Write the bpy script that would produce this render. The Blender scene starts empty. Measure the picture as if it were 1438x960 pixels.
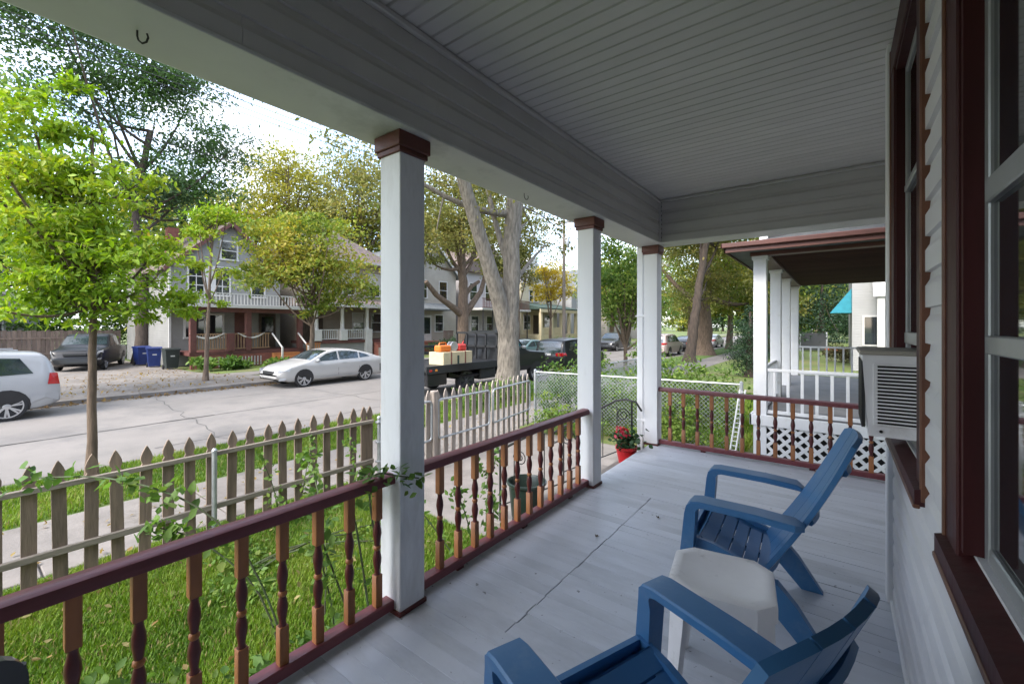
import bpy, math, random
import numpy as np
from mathutils import Vector, Matrix

sc = bpy.context.scene
col = sc.collection
R = math.radians

# ---------------------------------------------------------------- camera
cam_d = bpy.data.cameras.new('camera')
cam = bpy.data.objects.new('camera', cam_d)
col.objects.link(cam)
cam.location = (0, 0, 1.4)
cam.rotation_euler = (R(90), 0, R(37.1))
cam_d.sensor_width = 36
cam_d.lens = 15.17
cam_d.shift_y = -0.016
cam_d.clip_start = 0.02
cam_d.clip_end = 2000
sc.camera = cam

# ---------------------------------------------------------------- sky and sun
SUN_EL, SUN_AZ = 48.0, (-0.10, -0.995)        # veiled sun along the street, behind the camera
world = bpy.data.worlds.new('World')
sc.world = world
world.use_nodes = True
wn, wl = world.node_tree.nodes, world.node_tree.links
wn.clear()
w_out = wn.new('ShaderNodeOutputWorld')
w_bg = wn.new('ShaderNodeBackground')
w_bg.inputs['Strength'].default_value = 0.15
w_sky = wn.new('ShaderNodeTexSky')
w_sky.sky_type = 'NISHITA'
w_sky.sun_disc = False
w_sky.sun_elevation = R(SUN_EL)
w_sky.sun_rotation = math.atan2(SUN_AZ[0], SUN_AZ[1])
w_sky.air_density = 1.0
w_sky.dust_density = 1.5
w_tc = wn.new('ShaderNodeTexCoord')
w_map = wn.new('ShaderNodeMapping')
w_map.inputs['Scale'].default_value = (1.0, 1.0, 2.6)
w_no = wn.new('ShaderNodeTexNoise')
w_no.inputs['Scale'].default_value = 2.3
w_no.inputs['Detail'].default_value = 9
w_no.inputs['Roughness'].default_value = 0.58
w_rp = wn.new('ShaderNodeValToRGB')
w_rp.color_ramp.elements[0].position = 0.36
w_rp.color_ramp.elements[0].color = (0.05, 0.05, 0.05, 1)
w_rp.color_ramp.elements[1].position = 0.62
w_rp.color_ramp.elements[1].color = (0.95, 0.95, 0.95, 1)
w_mx = wn.new('ShaderNodeMix')
w_mx.data_type = 'RGBA'
w_mx.inputs['B'].default_value = (2.62, 2.72, 2.95, 1)
wl.new(w_tc.outputs['Generated'], w_map.inputs['Vector'])
wl.new(w_map.outputs[0], w_no.inputs['Vector'])
wl.new(w_no.outputs['Fac'], w_rp.inputs[0])
wl.new(w_rp.outputs[0], w_mx.inputs['Factor'])
wl.new(w_sky.outputs[0], w_mx.inputs['A'])
wl.new(w_mx.outputs['Result'], w_bg.inputs['Color'])
wl.new(w_bg.outputs[0], w_out.inputs[0])

sun_d = bpy.data.lights.new('sun', 'SUN')
sun_d.energy = 1.0
sun_d.angle = R(25)
sun_d.color = (1.0, 0.95, 0.88)
sun = bpy.data.objects.new('sun', sun_d)
col.objects.link(sun)
_d = Vector((SUN_AZ[0] * math.cos(R(SUN_EL)), SUN_AZ[1] * math.cos(R(SUN_EL)), math.sin(R(SUN_EL))))
sun.rotation_euler = _d.to_track_quat('Z', 'Y').to_euler()
sun.location = (10, -10, 30)

sc.view_settings.view_transform = 'Standard'
sc.view_settings.look = 'None'
sc.view_settings.gamma = 1
sc.view_settings.exposure = 2.6
sc.render.engine = 'CYCLES'
sc.cycles.use_denoising = True
sc.cycles.max_bounces = 8
sc.cycles.diffuse_bounces = 5
sc.cycles.transparent_max_bounces = 8
sc.cycles.sample_clamp_indirect = 6

# ---------------------------------------------------------------- materials
def _rgb(c):
    return (c[0], c[1], c[2], 1)

def mat(name, c1, c2=None, scale=6.0, rough=0.6, bump=0.0, bscale=None, stretch=(1, 1, 1), metal=0.0, spec=0.5,
        rand=0.0, coat=0.0, lo=0.35, hi=0.65, detail=6, dirt=None, dirt_scale=1.2, dirt_lo=0.55, dirt_hi=0.75, speck=None, speck_scale=70):
    m = bpy.data.materials.new(name)
    m.use_nodes = True
    n, l = m.node_tree.nodes, m.node_tree.links
    b = n['Principled BSDF']
    b.inputs['Roughness'].default_value = rough
    b.inputs['Metallic'].default_value = metal
    b.inputs['Specular IOR Level'].default_value = spec
    b.inputs['Coat Weight'].default_value = coat
    if c2 is None:
        c2 = tuple(x * 0.82 for x in c1)
    tc = n.new('ShaderNodeTexCoord')
    mp = n.new('ShaderNodeMapping')
    mp.inputs['Scale'].default_value = stretch
    oi = n.new('ShaderNodeObjectInfo')
    l.new(tc.outputs['Object'], mp.inputs['Vector'])
    ml = n.new('ShaderNodeMath'); ml.operation = 'MULTIPLY'; ml.inputs[1].default_value = 37.0
    l.new(oi.outputs['Random'], ml.inputs[0])
    if rand > 0:
        l.new(ml.outputs[0], mp.inputs['Location'])
    no = n.new('ShaderNodeTexNoise')
    no.inputs['Scale'].default_value = scale
    no.inputs['Detail'].default_value = detail
    no.inputs['Roughness'].default_value = 0.6
    l.new(mp.outputs[0], no.inputs['Vector'])
    rp = n.new('ShaderNodeValToRGB')
    rp.color_ramp.elements[0].position = lo
    rp.color_ramp.elements[0].color = _rgb(c2)
    rp.color_ramp.elements[1].position = hi
    rp.color_ramp.elements[1].color = _rgb(c1)
    l.new(no.outputs['Fac'], rp.inputs[0])
    out = rp.outputs[0]
    if dirt is not None:
        n2 = n.new('ShaderNodeTexNoise')
        n2.inputs['Scale'].default_value = dirt_scale
        n2.inputs['Detail'].default_value = 8
        n2.inputs['Roughness'].default_value = 0.7
        l.new(mp.outputs[0], n2.inputs['Vector'])
        r2 = n.new('ShaderNodeValToRGB')
        r2.color_ramp.elements[0].position = dirt_lo
        r2.color_ramp.elements[0].color = (0, 0, 0, 1)
        r2.color_ramp.elements[1].position = dirt_hi
        r2.color_ramp.elements[1].color = (1, 1, 1, 1)
        l.new(n2.outputs['Fac'], r2.inputs[0])
        mx = n.new('ShaderNodeMix'); mx.data_type = 'RGBA'
        mx.inputs['B'].default_value = _rgb(dirt)
        l.new(r2.outputs[0], mx.inputs['Factor'])
        l.new(out, mx.inputs['A'])
        out = mx.outputs['Result']
    if speck is not None:
        n3 = n.new('ShaderNodeTexNoise')
        n3.inputs['Scale'].default_value = speck_scale
        n3.inputs['Detail'].default_value = 3
        l.new(tc.outputs['Object'], n3.inputs['Vector'])
        r3 = n.new('ShaderNodeValToRGB')
        r3.color_ramp.elements[0].position = 0.69
        r3.color_ramp.elements[0].color = (0, 0, 0, 1)
        r3.color_ramp.elements[1].position = 0.74
        r3.color_ramp.elements[1].color = (1, 1, 1, 1)
        l.new(n3.outputs['Fac'], r3.inputs[0])
        mx = n.new('ShaderNodeMix'); mx.data_type = 'RGBA'
        mx.inputs['B'].default_value = _rgb(speck)
        l.new(r3.outputs[0], mx.inputs['Factor'])
        l.new(out, mx.inputs['A'])
        out = mx.outputs['Result']
    if rand > 0:
        mr = n.new('ShaderNodeMapRange')
        mr.inputs['To Min'].default_value = 1 - rand
        mr.inputs['To Max'].default_value = 1 + rand
        l.new(oi.outputs['Random'], mr.inputs['Value'])
        hs = n.new('ShaderNodeHueSaturation')
        l.new(mr.outputs[0], hs.inputs['Value'])
        l.new(out, hs.inputs['Color'])
        out = hs.outputs[0]
    l.new(out, b.inputs['Base Color'])
    if bump > 0:
        bn = n.new('ShaderNodeTexNoise')
        bn.inputs['Scale'].default_value = bscale or scale * 3
        bn.inputs['Detail'].default_value = 8
        l.new(mp.outputs[0], bn.inputs['Vector'])
        bp = n.new('ShaderNodeBump')
        bp.inputs['Strength'].default_value = bump
        bp.inputs['Distance'].default_value = 0.02
        l.new(bn.outputs['Fac'], bp.inputs['Height'])
        l.new(bp.outputs[0], b.inputs['Normal'])
    return m

def stripes(m, period, axis='Z', depth=0.6, dark=0.72):
    """fine horizontal lap lines on a far facade: relief and a slightly darker joint"""
    n, l = m.node_tree.nodes, m.node_tree.links
    b = n['Principled BSDF']
    tc = n.new('ShaderNodeTexCoord'); sp = n.new('ShaderNodeSeparateXYZ')
    l.new(tc.outputs['Object'], sp.inputs[0])
    dv = n.new('ShaderNodeMath'); dv.operation = 'DIVIDE'; dv.inputs[1].default_value = period
    fr = n.new('ShaderNodeMath'); fr.operation = 'FRACT'
    l.new(sp.outputs[axis], dv.inputs[0]); l.new(dv.outputs[0], fr.inputs[0])
    bp = n.new('ShaderNodeBump'); bp.inputs['Strength'].default_value = depth; bp.inputs['Distance'].default_value = 0.03
    bp.invert = True
    l.new(fr.outputs[0], bp.inputs['Height']); l.new(bp.outputs[0], b.inputs['Normal'])
    return m

def glass_mat(name, c=(0.02, 0.025, 0.03), rough=0.04):
    return mat(name, c, tuple(x * 0.5 for x in c), scale=1.5, rough=rough, spec=0.9, coat=0.3)

def leaf_mat(name):
    m = bpy.data.materials.new(name)
    m.use_nodes = True
    n, l = m.node_tree.nodes, m.node_tree.links
    b = n['Principled BSDF']
    b.inputs['Roughness'].default_value = 0.55
    b.inputs['Specular IOR Level'].default_value = 0.3
    at = n.new('ShaderNodeAttribute'); at.attribute_name = 'Col'
    l.new(at.outputs['Color'], b.inputs['Base Color'])
    tr = n.new('ShaderNodeBsdfTranslucent')
    hs = n.new('ShaderNodeHueSaturation'); hs.inputs['Value'].default_value = 1.15; hs.inputs['Saturation'].default_value = 1.1
    l.new(at.outputs['Color'], hs.inputs['Color']); l.new(hs.outputs[0], tr.inputs['Color'])
    mx = n.new('ShaderNodeMixShader'); mx.inputs[0].default_value = 0.42
    l.new(b.outputs[0], mx.inputs[1]); l.new(tr.outputs[0], mx.inputs[2])
    l.new(mx.outputs[0], n['Material Output'].inputs['Surface'])
    return m

M = {}
M['post'] = mat('post_paint', (0.80, 0.80, 0.815), (0.74, 0.74, 0.76), scale=3, rough=0.5, bump=0.06, stretch=(1, 1, 0.3), dirt=(0.42, 0.40, 0.38), dirt_scale=2.6, dirt_lo=0.55, dirt_hi=0.88)
M['cap'] = mat('capital_brown', (0.135, 0.038, 0.026), (0.09, 0.026, 0.02), scale=8, rough=0.5, bump=0.1)
M['rail'] = mat('burgundy_rail', (0.19, 0.046, 0.054), (0.14, 0.033, 0.039), scale=6, stretch=(4, 0.6, 4), rough=0.42, bump=0.12, bscale=14, dirt=(0.20, 0.075, 0.07), dirt_scale=5, dirt_lo=0.6, dirt_hi=0.8)
M['burg'] = mat('burgundy_turning', (0.105, 0.019, 0.018), (0.075, 0.013, 0.013), scale=9, rough=0.35)
M['orange'] = mat('orange_brown_block', (0.37, 0.142, 0.046), (0.27, 0.10, 0.034), scale=9, rough=0.5, stretch=(1, 1, .4), rand=0.12)
M['plank'] = mat('porch_plank_paint', (0.55, 0.57, 0.615), (0.50, 0.52, 0.562), scale=3.0, stretch=(0.45, 1.2, 3), rough=0.44, bump=0.10, bscale=9, rand=0.02, dirt=(0.33, 0.345, 0.37), dirt_scale=2.0, dirt_lo=0.47, dirt_hi=0.80, speck=(0.16, 0.165, 0.17), speck_scale=26)
M['ceil'] = mat('ceiling_vinyl', (0.62, 0.595, 0.57), (0.57, 0.547, 0.525), scale=2, rough=0.55, rand=0.03)
M['beam'] = mat('beam_vinyl', (0.52, 0.50, 0.48), (0.47, 0.452, 0.435), scale=2, rough=0.5, rand=0.03)
M['soffit'] = mat('beam_underside', (0.62, 0.61, 0.585), (0.55, 0.54, 0.525), scale=1.5, rough=0.5, dirt=(0.35, 0.35, 0.33), dirt_scale=1.2)
M['siding'] = mat('wall_siding_vinyl', (0.66, 0.65, 0.67), (0.61, 0.60, 0.62), scale=2.5, rough=0.42, rand=0.03, dirt=(0.36, 0.36, 0.40), dirt_scale=2.0, dirt_lo=.58, dirt_hi=.8)
M['casing'] = mat('casing_burgundy', (0.056, 0.0135, 0.014), (0.04, 0.01, 0.0105), scale=5, stretch=(3, 3, .5), rough=0.5, spec=0.25, bump=0.08)
M['casing_edge'] = mat('casing_brown_edge', (0.15, 0.058, 0.03), (0.10, 0.038, 0.02), scale=8, rough=0.5)
M['sash'] = mat('sash_white', (0.58, 0.59, 0.60), (0.50, 0.51, 0.52), scale=4, rough=0.45)
M['alu'] = mat('storm_frame', (0.40, 0.41, 0.42), (0.33, 0.34, 0.35), scale=4, rough=0.4, metal=0.5)
M['glass'] = glass_mat('window_glass')
M['carglass'] = glass_mat('car_glass', (0.03, 0.045, 0.05), 0.05)
M['black'] = mat('black_matt', (0.018, 0.018, 0.02), (0.012, 0.012, 0.013), rough=0.5)
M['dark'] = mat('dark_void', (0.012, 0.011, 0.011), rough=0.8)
M['ac'] = mat('ac_casing', (0.70, 0.685, 0.70), (0.64, 0.625, 0.64), scale=3, rough=0.5, dirt=(0.4, 0.37, 0.34), dirt_scale=4)
M['ac_top'] = mat('ac_top', (0.34, 0.31, 0.26), (0.27, 0.25, 0.21), scale=5, rough=0.6)
M['blue'] = mat('blue_plastic', (0.050, 0.168, 0.355), (0.043, 0.148, 0.32), scale=4, rough=0.40, bump=0.04, bscale=60, dirt=(0.13, 0.23, 0.37), dirt_scale=5, dirt_lo=0.56, dirt_hi=0.85)
M['wplastic'] = mat('white_plastic', (0.78, 0.76, 0.76), (0.72, 0.70, 0.70), scale=5, rough=0.45, dirt=(0.40, 0.38, 0.36), dirt_scale=9, dirt_lo=0.58, dirt_hi=0.78)
M['fence'] = mat('weathered_picket', (0.25, 0.182, 0.132), (0.14, 0.105, 0.08), scale=10, stretch=(2, 2, .25), rough=0.85, bump=0.3, rand=0.22)
M['fence_grey'] = mat('weathered_gate_picket', (0.36, 0.31, 0.27), (0.22, 0.185, 0.16), scale=10, stretch=(2, 2, .25), rough=0.85, bump=0.3, rand=0.18)
M['fence_rail'] = mat('weathered_rail', (0.30, 0.26, 0.21), (0.19, 0.16, 0.13), scale=9, stretch=(2, .3, 2), rough=0.85, bump=0.3)
M['galv'] = mat('galvanised_pipe', (0.46, 0.48, 0.50), (0.36, 0.38, 0.40), scale=14, rough=0.45, metal=0.6)
M['concrete'] = mat('concrete', (0.20, 0.18, 0.165), (0.15, 0.136, 0.125), scale=2.2, rough=0.9, bump=0.25, bscale=40, rand=0.06, dirt=(0.105, 0.094, 0.08), dirt_scale=1.4, dirt_lo=.56, dirt_hi=.75)
M['asphalt'] = mat('street_asphalt', (0.205, 0.187, 0.172), (0.168, 0.154, 0.142), scale=0.5, rough=0.92, bump=0.3, bscale=60, dirt=(0.125, 0.118, 0.113), dirt_scale=0.45, dirt_lo=.52, dirt_hi=.72)
M['crack'] = mat('road_crack', (0.10, 0.095, 0.09), (0.07, 0.067, 0.064), scale=3, rough=0.95)
M['drive'] = mat('driveway_gravel', (0.20, 0.178, 0.158), (0.135, 0.12, 0.107), scale=1.0, rough=0.95, bump=0.4, bscale=30, dirt=(0.13, 0.10, 0.07), dirt_scale=0.8, dirt_lo=.5, dirt_hi=.68)
M['lawn'] = mat('lawn_soil_grass', (0.090, 0.150, 0.022), (0.055, 0.095, 0.018), scale=1.6, rough=0.95, bump=0.6, bscale=40, dirt=(0.12, 0.10, 0.045), dirt_scale=0.9, dirt_lo=.58, dirt_hi=.78)
M['lawnfar'] = mat('far_lawn', (0.12, 0.165, 0.03), (0.075, 0.105, 0.025), scale=0.8, rough=0.95, bump=0.6, bscale=20, dirt=(0.17, 0.13, 0.07), dirt_scale=0.5, dirt_lo=.5, dirt_hi=.7)
M['bark_light'] = mat('bark_pale', (0.255, 0.222, 0.18), (0.115, 0.098, 0.08), scale=7, stretch=(2.2, 2.2, .45), rough=0.95, bump=0.9, bscale=11)
M['bark'] = mat('bark_brown', (0.17, 0.12, 0.085), (0.085, 0.06, 0.042), scale=6, stretch=(2.2, 2.2, .5), rough=0.95, bump=0.8, bscale=12)
M['bark_dark'] = mat('bark_dark', (0.09, 0.066, 0.05), (0.045, 0.034, 0.027), scale=6, stretch=(2.2, 2.2, .5), rough=0.95, bump=0.8, bscale=12)
M['leaf'] = leaf_mat('leaf')
M['roof'] = mat('shingle_brown', (0.17, 0.125, 0.11), (0.11, 0.085, 0.075), scale=3, rough=0.9, bump=0.4, bscale=14)
M['roof_grey'] = mat('shingle_grey', (0.14, 0.15, 0.155), (0.09, 0.10, 0.105), scale=3, rough=0.9, bump=0.4, bscale=14)
M['roof_green'] = mat('shingle_green', (0.045, 0.075, 0.06), (0.03, 0.052, 0.042), scale=3, rough=0.9, bump=0.4, bscale=14)
M['hgrey'] = stripes(mat('siding_grey', (0.225, 0.22, 0.205), (0.19, 0.186, 0.174), scale=1.2, rough=0.7), 0.13)
M['htan'] = stripes(mat('siding_tan', (0.32, 0.265, 0.205), (0.27, 0.225, 0.175), scale=1.2, rough=0.7), 0.13)
M['hbeige'] = stripes(mat('siding_beige', (0.36, 0.325, 0.275), (0.31, 0.28, 0.24), scale=1.2, rough=0.7), 0.13)
M['hlilac'] = stripes(mat('siding_pale', (0.37, 0.345, 0.34), (0.33, 0.305, 0.30), scale=1.2, rough=0.7), 0.13)
M['hcream'] = stripes(mat('siding_cream', (0.46, 0.405, 0.28), (0.41, 0.36, 0.25), scale=1.2, rough=0.7), 0.13)
M['hwhite'] = stripes(mat('siding_white', (0.28, 0.28, 0.272), (0.25, 0.25, 0.245), scale=1.2, rough=0.7), 0.13)
M['trim'] = mat('trim_white', (0.50, 0.485, 0.465), (0.43, 0.418, 0.40), scale=2, rough=0.6)
M['trim_cream'] = mat('trim_cream', (0.55, 0.47, 0.31), (0.48, 0.41, 0.27), scale=2, rough=0.6)
M['redpost'] = mat('red_brown_paint', (0.11, 0.037, 0.029), (0.08, 0.027, 0.022), scale=4, rough=0.6)
M['redbrick'] = mat('red_masonry', (0.24, 0.085, 0.06), (0.16, 0.06, 0.045), scale=5, rough=0.9, bump=0.3)
M['tanwood'] = mat('tan_wood', (0.27, 0.165, 0.09), (0.20, 0.12, 0.064), scale=6, rough=0.75, rand=0.1)
M['orangewood'] = mat('orange_wood', (0.42, 0.17, 0.055), (0.32, 0.125, 0.042), scale=6, rough=0.7, rand=0.1)
M['nfascia'] = mat('neighbour_fascia', (0.12, 0.044, 0.033), (0.085, 0.032, 0.024), scale=4, stretch=(.5, 2, 2), rough=0.5)
M['nceil'] = mat('neighbour_ceiling', (0.06, 0.022, 0.019), (0.04, 0.016, 0.014), scale=4, stretch=(.4, 3, 3), rough=0.9, spec=0.1, rand=0.15)
M['nwhite'] = mat('neighbour_white', (0.72, 0.73, 0.75), (0.64, 0.65, 0.68), scale=3, rough=0.55, dirt=(0.5, 0.49, 0.47), dirt_scale=3)
M['ngrey'] = mat('neighbour_deck', (0.20, 0.205, 0.215), (0.15, 0.155, 0.165), scale=3, rough=0.6)
M['carwhite'] = mat('car_white_paint', (0.42, 0.408, 0.39), (0.395, 0.383, 0.367), scale=1, rough=0.28, coat=0.6)
M['carsilver'] = mat('car_silver_paint', (0.34, 0.34, 0.345), (0.315, 0.315, 0.32), scale=1, rough=0.3, coat=0.6)
M['carblack'] = mat('car_black_paint', (0.012, 0.012, 0.014), (0.010, 0.010, 0.011), scale=1, rough=0.35, coat=0.25, spec=0.3)
M['cargrey'] = mat('car_dark_grey_paint', (0.045, 0.048, 0.055), (0.038, 0.04, 0.046), scale=1, rough=0.28, coat=0.6)
M['carteal'] = mat('car_teal_paint', (0.09, 0.16, 0.16), (0.08, 0.14, 0.14), scale=1, rough=0.28, coat=0.6)
M['carpink'] = mat('car_beige_paint', (0.42, 0.34, 0.31), (0.39, 0.315, 0.29), scale=1, rough=0.3, coat=0.5)
M['tyre'] = mat('tyre_rubber', (0.022, 0.022, 0.023), (0.014, 0.014, 0.015), scale=20, rough=0.85)
M['rim'] = mat('alloy_rim', (0.55, 0.55, 0.56), (0.48, 0.48, 0.49), scale=5, rough=0.3, metal=0.7)
M['tail'] = mat('tail_lamp_red', (0.42, 0.012, 0.014), (0.33, 0.01, 0.011), scale=12, rough=0.2, coat=0.5)
M['lamp'] = mat('head_lamp_clear', (0.55, 0.56, 0.58), (0.40, 0.41, 0.43), scale=14, rough=0.12, coat=0.6)
M['amber'] = mat('amber_lamp', (0.6, 0.22, 0.03), rough=0.25)
M['binblue'] = mat('bin_blue', (0.012, 0.03, 0.14), (0.010, 0.024, 0.115), scale=4, rough=0.5)
M['bingreen'] = mat('bin_dark', (0.02, 0.026, 0.024), (0.015, 0.02, 0.018), scale=4, rough=0.55)
M['iron'] = mat('wrought_iron', (0.018, 0.018, 0.018), rough=0.5)
M['redpot'] = mat('red_pot', (0.47, 0.012, 0.018), (0.39, 0.010, 0.015), scale=3, rough=0.4)
M['greenpot'] = mat('dark_green_pot', (0.018, 0.032, 0.026), (0.013, 0.023, 0.019), scale=3, rough=0.35)
M['soil'] = mat('soil', (0.05, 0.035, 0.025), rough=0.95, bump=0.5)
M['stem'] = mat('cane_stem', (0.06, 0.10, 0.035), (0.05, 0.05, 0.025), scale=12, rough=0.7)
M['polewood'] = mat('utility_pole_wood', (0.20, 0.17, 0.145), (0.13, 0.11, 0.095), scale=5, stretch=(3, 3, .2), rough=0.9)
M['teal'] = mat('teal_awning', (0.02, 0.23, 0.30), (0.015, 0.19, 0.25), scale=4, rough=0.7)
M['woodfence'] = mat('board_fence_brown', (0.21, 0.15, 0.115), (0.14, 0.10, 0.08), scale=5, stretch=(2, 2, .3), rough=0.9, rand=0.2)
M['ply'] = mat('plywood_box', (0.56, 0.47, 0.30), (0.48, 0.40, 0.25), scale=5, rough=0.7)
M['orangep'] = mat('orange_plastic', (0.66, 0.17, 0.02), (0.58, 0.145, 0.018), rough=0.45)
M['redp'] = mat('red_plastic', (0.55, 0.035, 0.03), rough=0.45)
M['toy'] = mat('toy_orange_red', (0.55, 0.10, 0.03), rough=0.5)
M['curtain'] = mat('curtain', (0.5, 0.48, 0.44), rough=0.9)

# ---------------------------------------------------------------- mesh helpers
class MB:
    def __init__(s):
        s.v = []; s.f = []
    def add(s, vs, fs):
        o = len(s.v)
        s.v.extend(tuple(p) for p in vs)
        s.f.extend(tuple(i + o for i in f) for f in fs)
        return s
    def box(s, x0, x1, y0, y1, z0, z1, b=0.0, mtx=None):
        if b <= 0:
            vs = [(x, y, z) for z in (z0, z1) for y in (y0, y1) for x in (x0, x1)]
            fs = [(0, 2, 3, 1), (4, 5, 7, 6), (0, 1, 5, 4), (2, 6, 7, 3), (0, 4, 6, 2), (1, 3, 7, 5)]
        else:
            vs = []; idx = {}
            for i, x in enumerate((x0, x1)):
                for j, y in enumerate((y0, y1)):
                    for k, z in enumerate((z0, z1)):
                        sx, sy, sz = (1 - 2 * i) * b, (1 - 2 * j) * b, (1 - 2 * k) * b
                        for a, p in enumerate(((x, y + sy, z + sz), (x + sx, y, z + sz), (x + sx, y + sy, z))):
                            idx[(i, j, k, a)] = len(vs); vs.append(p)
            g = lambda i, j, k, a: idx[(i, j, k, a)]
            fs = []
            for i in (0, 1):
                fs.append(tuple(g(i, j, k, 0) for j, k in ((0, 0), (0, 1), (1, 1), (1, 0))))
                fs.append(tuple(g(j, i, k, 1) for j, k in ((0, 0), (1, 0), (1, 1), (0, 1))))
                fs.append(tuple(g(j, k, i, 2) for j, k in ((0, 0), (0, 1), (1, 1), (1, 0))))
            for j in (0, 1):
                for k in (0, 1):
                    fs.append((g(0, j, k, 1), g(1, j, k, 1), g(1, j, k, 2), g(0, j, k, 2)))
                    fs.append((g(j, 0, k, 0), g(j, 1, k, 0), g(j, 1, k, 2), g(j, 0, k, 2)))
                    fs.append((g(j, k, 0, 0), g(j, k, 1, 0), g(j, k, 1, 1), g(j, k, 0, 1)))
            for i in (0, 1):
                for j in (0, 1):
                    for k in (0, 1):
                        fs.append((g(i, j, k, 0), g(i, j, k, 1), g(i, j, k, 2)))
        if mtx is not None:
            vs = [tuple(mtx @ Vector(p)) for p in vs]
        return s.add(vs, fs)
    def cbox(s, c, d, b=0.0, mtx=None):
        return s.box(c[0] - d[0] / 2, c[0] + d[0] / 2, c[1] - d[1] / 2, c[1] + d[1] / 2, c[2] - d[2] / 2, c[2] + d[2] / 2, b, mtx)
    def bar(s, p, q, w, h, b=0.0, up=(0, 0, 1)):
        """a square-section bar from p to q, w across and h deep"""
        p, q = Vector(p), Vector(q)
        d = q - p; L = d.length
        x = d.normalized(); u = Vector(up)
        if abs(x.dot(u)) > 0.98: u = Vector((0, 1, 0))
        y = u.cross(x).normalized(); z = x.cross(y)
        m = Matrix((x, y, z)).transposed().to_4x4(); m.translation = p
        return s.box(0, L, -w / 2, w / 2, -h / 2, h / 2, b, m)
    def ext(s, poly, a0, a1, plane='xz'):
        """polygon in a plane, thickened along the third axis from a0 to a1"""
        f = {'xz': lambda a, b, t: (a, t, b), 'yz': lambda a, b, t: (t, a, b), 'xy': lambda a, b, t: (a, b, t)}[plane]
        n = len(poly)
        vs = [f(a, b, a0) for a, b in poly] + [f(a, b, a1) for a, b in poly]
        fs = [tuple(range(n)), tuple(range(2 * n - 1, n - 1, -1))] + [(i, (i + 1) % n, n + (i + 1) % n, n + i) for i in range(n)]
        return s.add(vs, fs)
    def tube(s, pts, radii, n=6, cap=True):
        pts = [Vector(p) for p in pts]
        if not hasattr(radii, '__len__'): radii = [radii] * len(pts)
        vs = []; fs = []; prev = None
        for i, p in enumerate(pts):
            d = (pts[min(i + 1, len(pts) - 1)] - pts[max(i - 1, 0)])
            d = d.normalized() if d.length > 1e-9 else Vector((0, 0, 1))
            if prev is None:
                prev = Vector((1, 0, 0)) if abs(d.x) < 0.8 else Vector((0, 1, 0))
            a = (prev - d * prev.dot(d)).normalized(); b = d.cross(a); prev = a
            for k in range(n):
                t = 2 * math.pi * k / n
                vs.append(tuple(p + (a * math.cos(t) + b * math.sin(t)) * radii[i]))
        for i in range(len(pts) - 1):
            for k in range(n):
                fs.append((i * n + k, i * n + (k + 1) % n, (i + 1) * n + (k + 1) % n, (i + 1) * n + k))
        if cap:
            fs.append(tuple(range(n - 1, -1, -1))); fs.append(tuple((len(pts) - 1) * n + k for k in range(n)))
        return s.add(vs, fs)
    def lathe(s, prof, n=16, c=(0, 0, 0), axis='z'):
        vs = []; fs = []
        for r, h in prof:
            for k in range(n):
                t = 2 * math.pi * k / n
                a, b = r * math.cos(t), r * math.sin(t)
                p = {'z': (a, b, h), 'y': (a, h, b), 'x': (h, a, b)}[axis]
                vs.append((p[0] + c[0], p[1] + c[1], p[2] + c[2]))
        for i in range(len(prof) - 1):
            for k in range(n):
                fs.append((i * n + k, i * n + (k + 1) % n, (i + 1) * n + (k + 1) % n, (i + 1) * n + k))
        fs.append(tuple(range(n - 1, -1, -1))); fs.append(tuple((len(prof) - 1) * n + k for k in range(n)))
        return s.add(vs, fs)
    def mesh(s, name, m, smooth=False, angle=35):
        me = bpy.data.meshes.new(name)
        me.from_pydata(s.v, [], s.f)
        if m is not None: me.materials.append(m if not isinstance(m, str) else M[m])
        me.validate()
        if smooth:
            me.polygons.foreach_set('use_smooth', [True] * len(me.polygons))
            me.set_sharp_from_angle(angle=R(angle))
        me.update()
        return me
    def build(s, name, m, parent=None, smooth=False, angle=35, loc=None, rotz=0.0):
        return piece(name, s.mesh(name, m, smooth, angle), parent, loc, rotz)

def piece(name, me, parent=None, loc=None, rotz=0.0):
    o = bpy.data.objects.new(name, me)
    col.objects.link(o)
    if parent is not None: o.parent = parent
    if loc is not None: o.location = loc
    if rotz: o.rotation_euler = (0, 0, rotz)
    return o

def tag(o, label=None, cat=None, group=None, kind=None):
    if label: o['label'] = label
    if cat: o['category'] = cat
    if group: o['group'] = group
    if kind: o['kind'] = kind
    return o

def thing(name, label, cat, loc=(0, 0, 0), rotz=0.0, group=None):
    o = bpy.data.objects.new(name, None)
    o.empty_display_size = 0.2
    col.objects.link(o)
    o.location = loc; o.rotation_euler = (0, 0, rotz)
    return tag(o, label, cat, group)

def holder(name, parent):
    o = bpy.data.objects.new(name, None)
    o.empty_display_size = 0.1
    col.objects.link(o); o.parent = parent
    return o

def Bx(x0, x1, y0, y1, z0, z1, b=0.0):
    return MB().box(x0, x1, y0, y1, z0, z1, b)

GZ = -0.85        # yards and pavements (the porch floor is z = 0)
RZ = -0.99        # street
# ================================================================ ground and street
def struct(name, mb, m, **k):
    return tag(mb.build(name, m, **k), kind='structure')

def slab_polys(x0, x1, y0, y1, z0, z1):
    return Bx(x0, x1, y0, y1, z0, z1)

FAR = 420
struct('ground', Bx(-600, 600, -600, 600, -3.0, -1.12), 'lawnfar')
struct('road', Bx(-18.5, -9.55, -160, FAR, -1.6, RZ), 'asphalt')
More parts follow.
